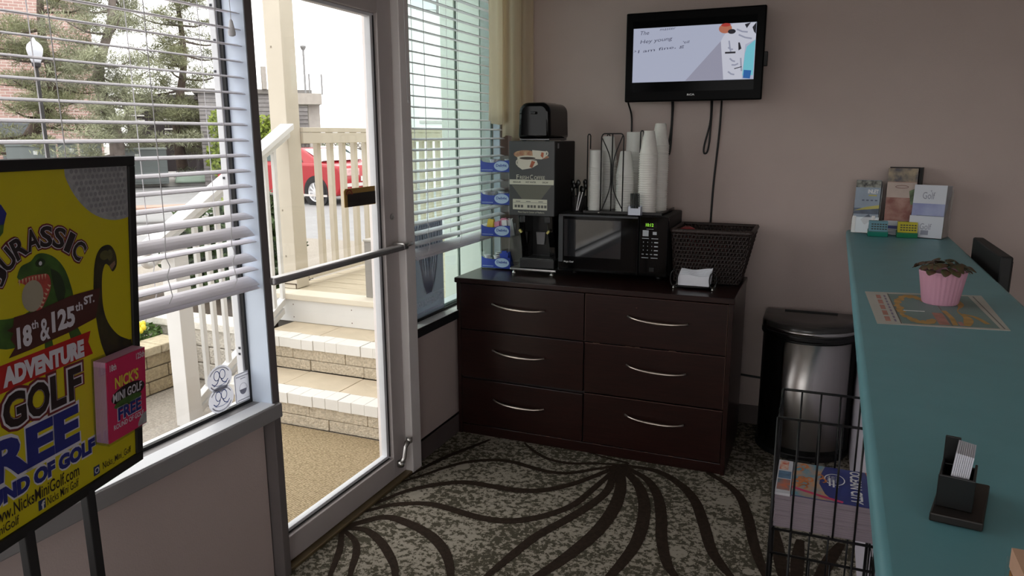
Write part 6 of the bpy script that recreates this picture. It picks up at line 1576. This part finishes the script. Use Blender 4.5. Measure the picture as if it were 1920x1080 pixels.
# ---- cars
def car(nm, label, pos, head, paint, L_=4.7):
    """four-door coupe; local x forward, z up from the wheels' ground"""
    t = thing(nm, label, 'car', pos)
    Mx = Matrix.Translation(pos) @ Matrix.Rotation(math.atan2(head.y, head.x), 4, 'Z')
    prof = [(-2.30, .45), (-2.32, .80), (-2.20, .98), (-1.55, 1.04), (-.75, 1.36), (-.2, 1.42), (.25, 1.38), (.98, 1.03), (1.9, .90), (2.25, .72), (2.32, .45), (2.2, .24), (-2.15, .26)]
    lo = [(-2.30, .45), (-2.32, .80), (-2.20, .98), (-1.55, 1.04), (.98, 1.03), (1.9, .90), (2.25, .72), (2.32, .45), (2.2, .24), (1.85, .22), (-1.85, .22), (-2.15, .26)]
    def wheelcut(P): return P
    m = MB(Mx); m.prism([(x, .90, z) for x, z in lo], (0, -1.80, 0)); bo = m.build('body', paint, t, bevel=.07, seg=3, smooth=2)
    ro = MB(Mx); b_ = [(-1.62, .86, 1.0), (1.0, .86, 1.0), (1.0, -.86, 1.0), (-1.62, -.86, 1.0)]; tp = [(-.72, .64, 1.40), (.22, .64, 1.40), (.22, -.64, 1.40), (-.72, -.64, 1.40)]
    ro.hexa([b_[3], b_[2], b_[1], b_[0]], [tp[3], tp[2], tp[1], tp[0]]); ro.build('roof', paint, t, bevel=.05, seg=3, smooth=2)
    gl = M('car_glass', (44, 62, 60), .08, var=.05)
    for s_ in (-1, 1):
        m = MB(Mx); P = [(-.95, 1.07), (.80, 1.07), (.20, 1.35), (-.62, 1.35)]
        m.prism([(x, s_ * (.865 - (z - 1.0) * .55), z) for x, z in (P if s_ < 0 else P[::-1])], (0, s_ * .012, 0)); m.build('side_window', gl, t)
        m = MB(Mx); m.box(-.10, -.04, s_ * .70 - .16, s_ * .70 + .16, 1.05, 1.09) ; 
    m = MB(Mx); m.prism([(.95, .74, 1.07), (.95, -.74, 1.07), (.30, -.60, 1.36), (.30, .60, 1.36)], (.03, 0, .02)); m.build('windscreen', gl, t)
    m = MB(Mx); m.prism([(-1.50, -.72, 1.08), (-1.50, .72, 1.08), (-.82, .60, 1.36), (-.82, -.60, 1.36)], (-.03, 0, .02)); m.build('rear_window', M('car_rear_glass', (196, 206, 208), .06, .75, var=.05), t)
    for s_ in (-1, 1):
        m = MB(Mx); m.box(.62, .80, s_ * .98 - .1, s_ * .98 + .1, 1.0, 1.14); m.build('mirror', paint, t, bevel=.03)
        for x in (-1.42, 1.40):
            Wx = Mx @ Matrix.Translation((x, s_ * .80, .33)) @ Matrix.Rotation(-s_ * PI / 2, 4, 'X')
            MB(Mx).box(x - .40, x + .40, s_ * .905 - .004, s_ * .905 + .004, .2, .3).build('arch_shadow', blackm, t) if False else None
            ar = MB(Wx); ar.lathe([(.405, .09), (.405, .108), (.33, .108)], (0, 0, 0), 24); ar.build('wheel_arch', blackm, t)
            wh = MB(Wx); wh.lathe([(.20, -.10), (.33, -.10), (.335, .10), (.32, .125), (.235, .128), (.225, .10)], (0, 0, 0), 28); wo = wh.build('wheel', M('tyre_black', (26, 26, 28), .8, var=.1), t, smooth=2)
            sp = MB(Wx)
            for k in range(10):
                a = k * 2 * PI / 10; sp.box(-.012, .012, .03, .225, .105, .125, None) if False else sp.add([(.05 * math.cos(a + .5), .05 * math.sin(a + .5), .13), (.05 * math.cos(a - .5), .05 * math.sin(a - .5), .13), (.225 * math.cos(a - .10), .225 * math.sin(a - .10), .118), (.225 * math.cos(a + .10), .225 * math.sin(a + .10), .118)], [(0, 1, 2, 3), (3, 2, 1, 0)])
            sp.lathe([(.06, .10), (.06, .134), (1e-6, .136)], (0, 0, 0), 12)
            sp.lathe([(.215, .112), (.238, .130), (.228, .112)], (0, 0, 0), 28); sp.build('rim', M('alloy_pale', (214, 214, 216), .35, .6, var=.05), wo)
    for s_ in (-1, 1):
        m = MB(Mx); m.box(-2.335, -2.28, s_ * .55 - .26, s_ * .55 + .26, .74, .92); m.build('tail_light', M('tail_light_pale', (214, 170, 170), .3, var=.3, vs=8), t, bevel=.02)
        m = MB(Mx); m.box(2.2, 2.29, s_ * .62 - .18, s_ * .62 + .18, .68, .80); m.build('head_lamp', M('lamp_clear', (220, 222, 226), .2, var=.05), t, bevel=.02)
    m = MB(Mx); m.box(-2.345, -2.30, -.85, .85, .48, .56); m.build('rear_bumper_strip', M('strip_pale', (200, 196, 194), .4, var=.05), t)
    m = MB(Mx); m.box(-2.34, -2.32, -.25, .25, .60, .72); m.build('number_plate', M('plate_pale', (210, 212, 210), .5, var=.05), t)
    m = MB(Mx); m.box(-1.8, 1.8, -.93, .93, .22, .27); m.build('sill_trim', M('sill_pale', (205, 200, 196), .5, var=.1), t)
    return t
v = Vector((-.61, .79, 0)); lft = Vector((-.79, -.61, 0))
hd_ = (v + lft).normalized()
rear = Vector((-11.70, 15.35, 0)); ctr = rear + hd_ * 1.42 + Vector((-hd_.y, hd_.x, 0)) * -.80 if False else rear + hd_ * 1.42 - Vector((-hd_.y, hd_.x, 0)) * .80
car('car', 'red coupe parked beyond the porch railing', (ctr.x, ctr.y, ZS), hd_, M('car_red', (160, 16, 30), .25, var=.05, spec=.6))
car('car', 'white car parked behind the red coupe', (-14.3, 19.1, ZS), Vector((-.80, -.6, 0)), M('car_white', (236, 236, 236), .25, var=.03))
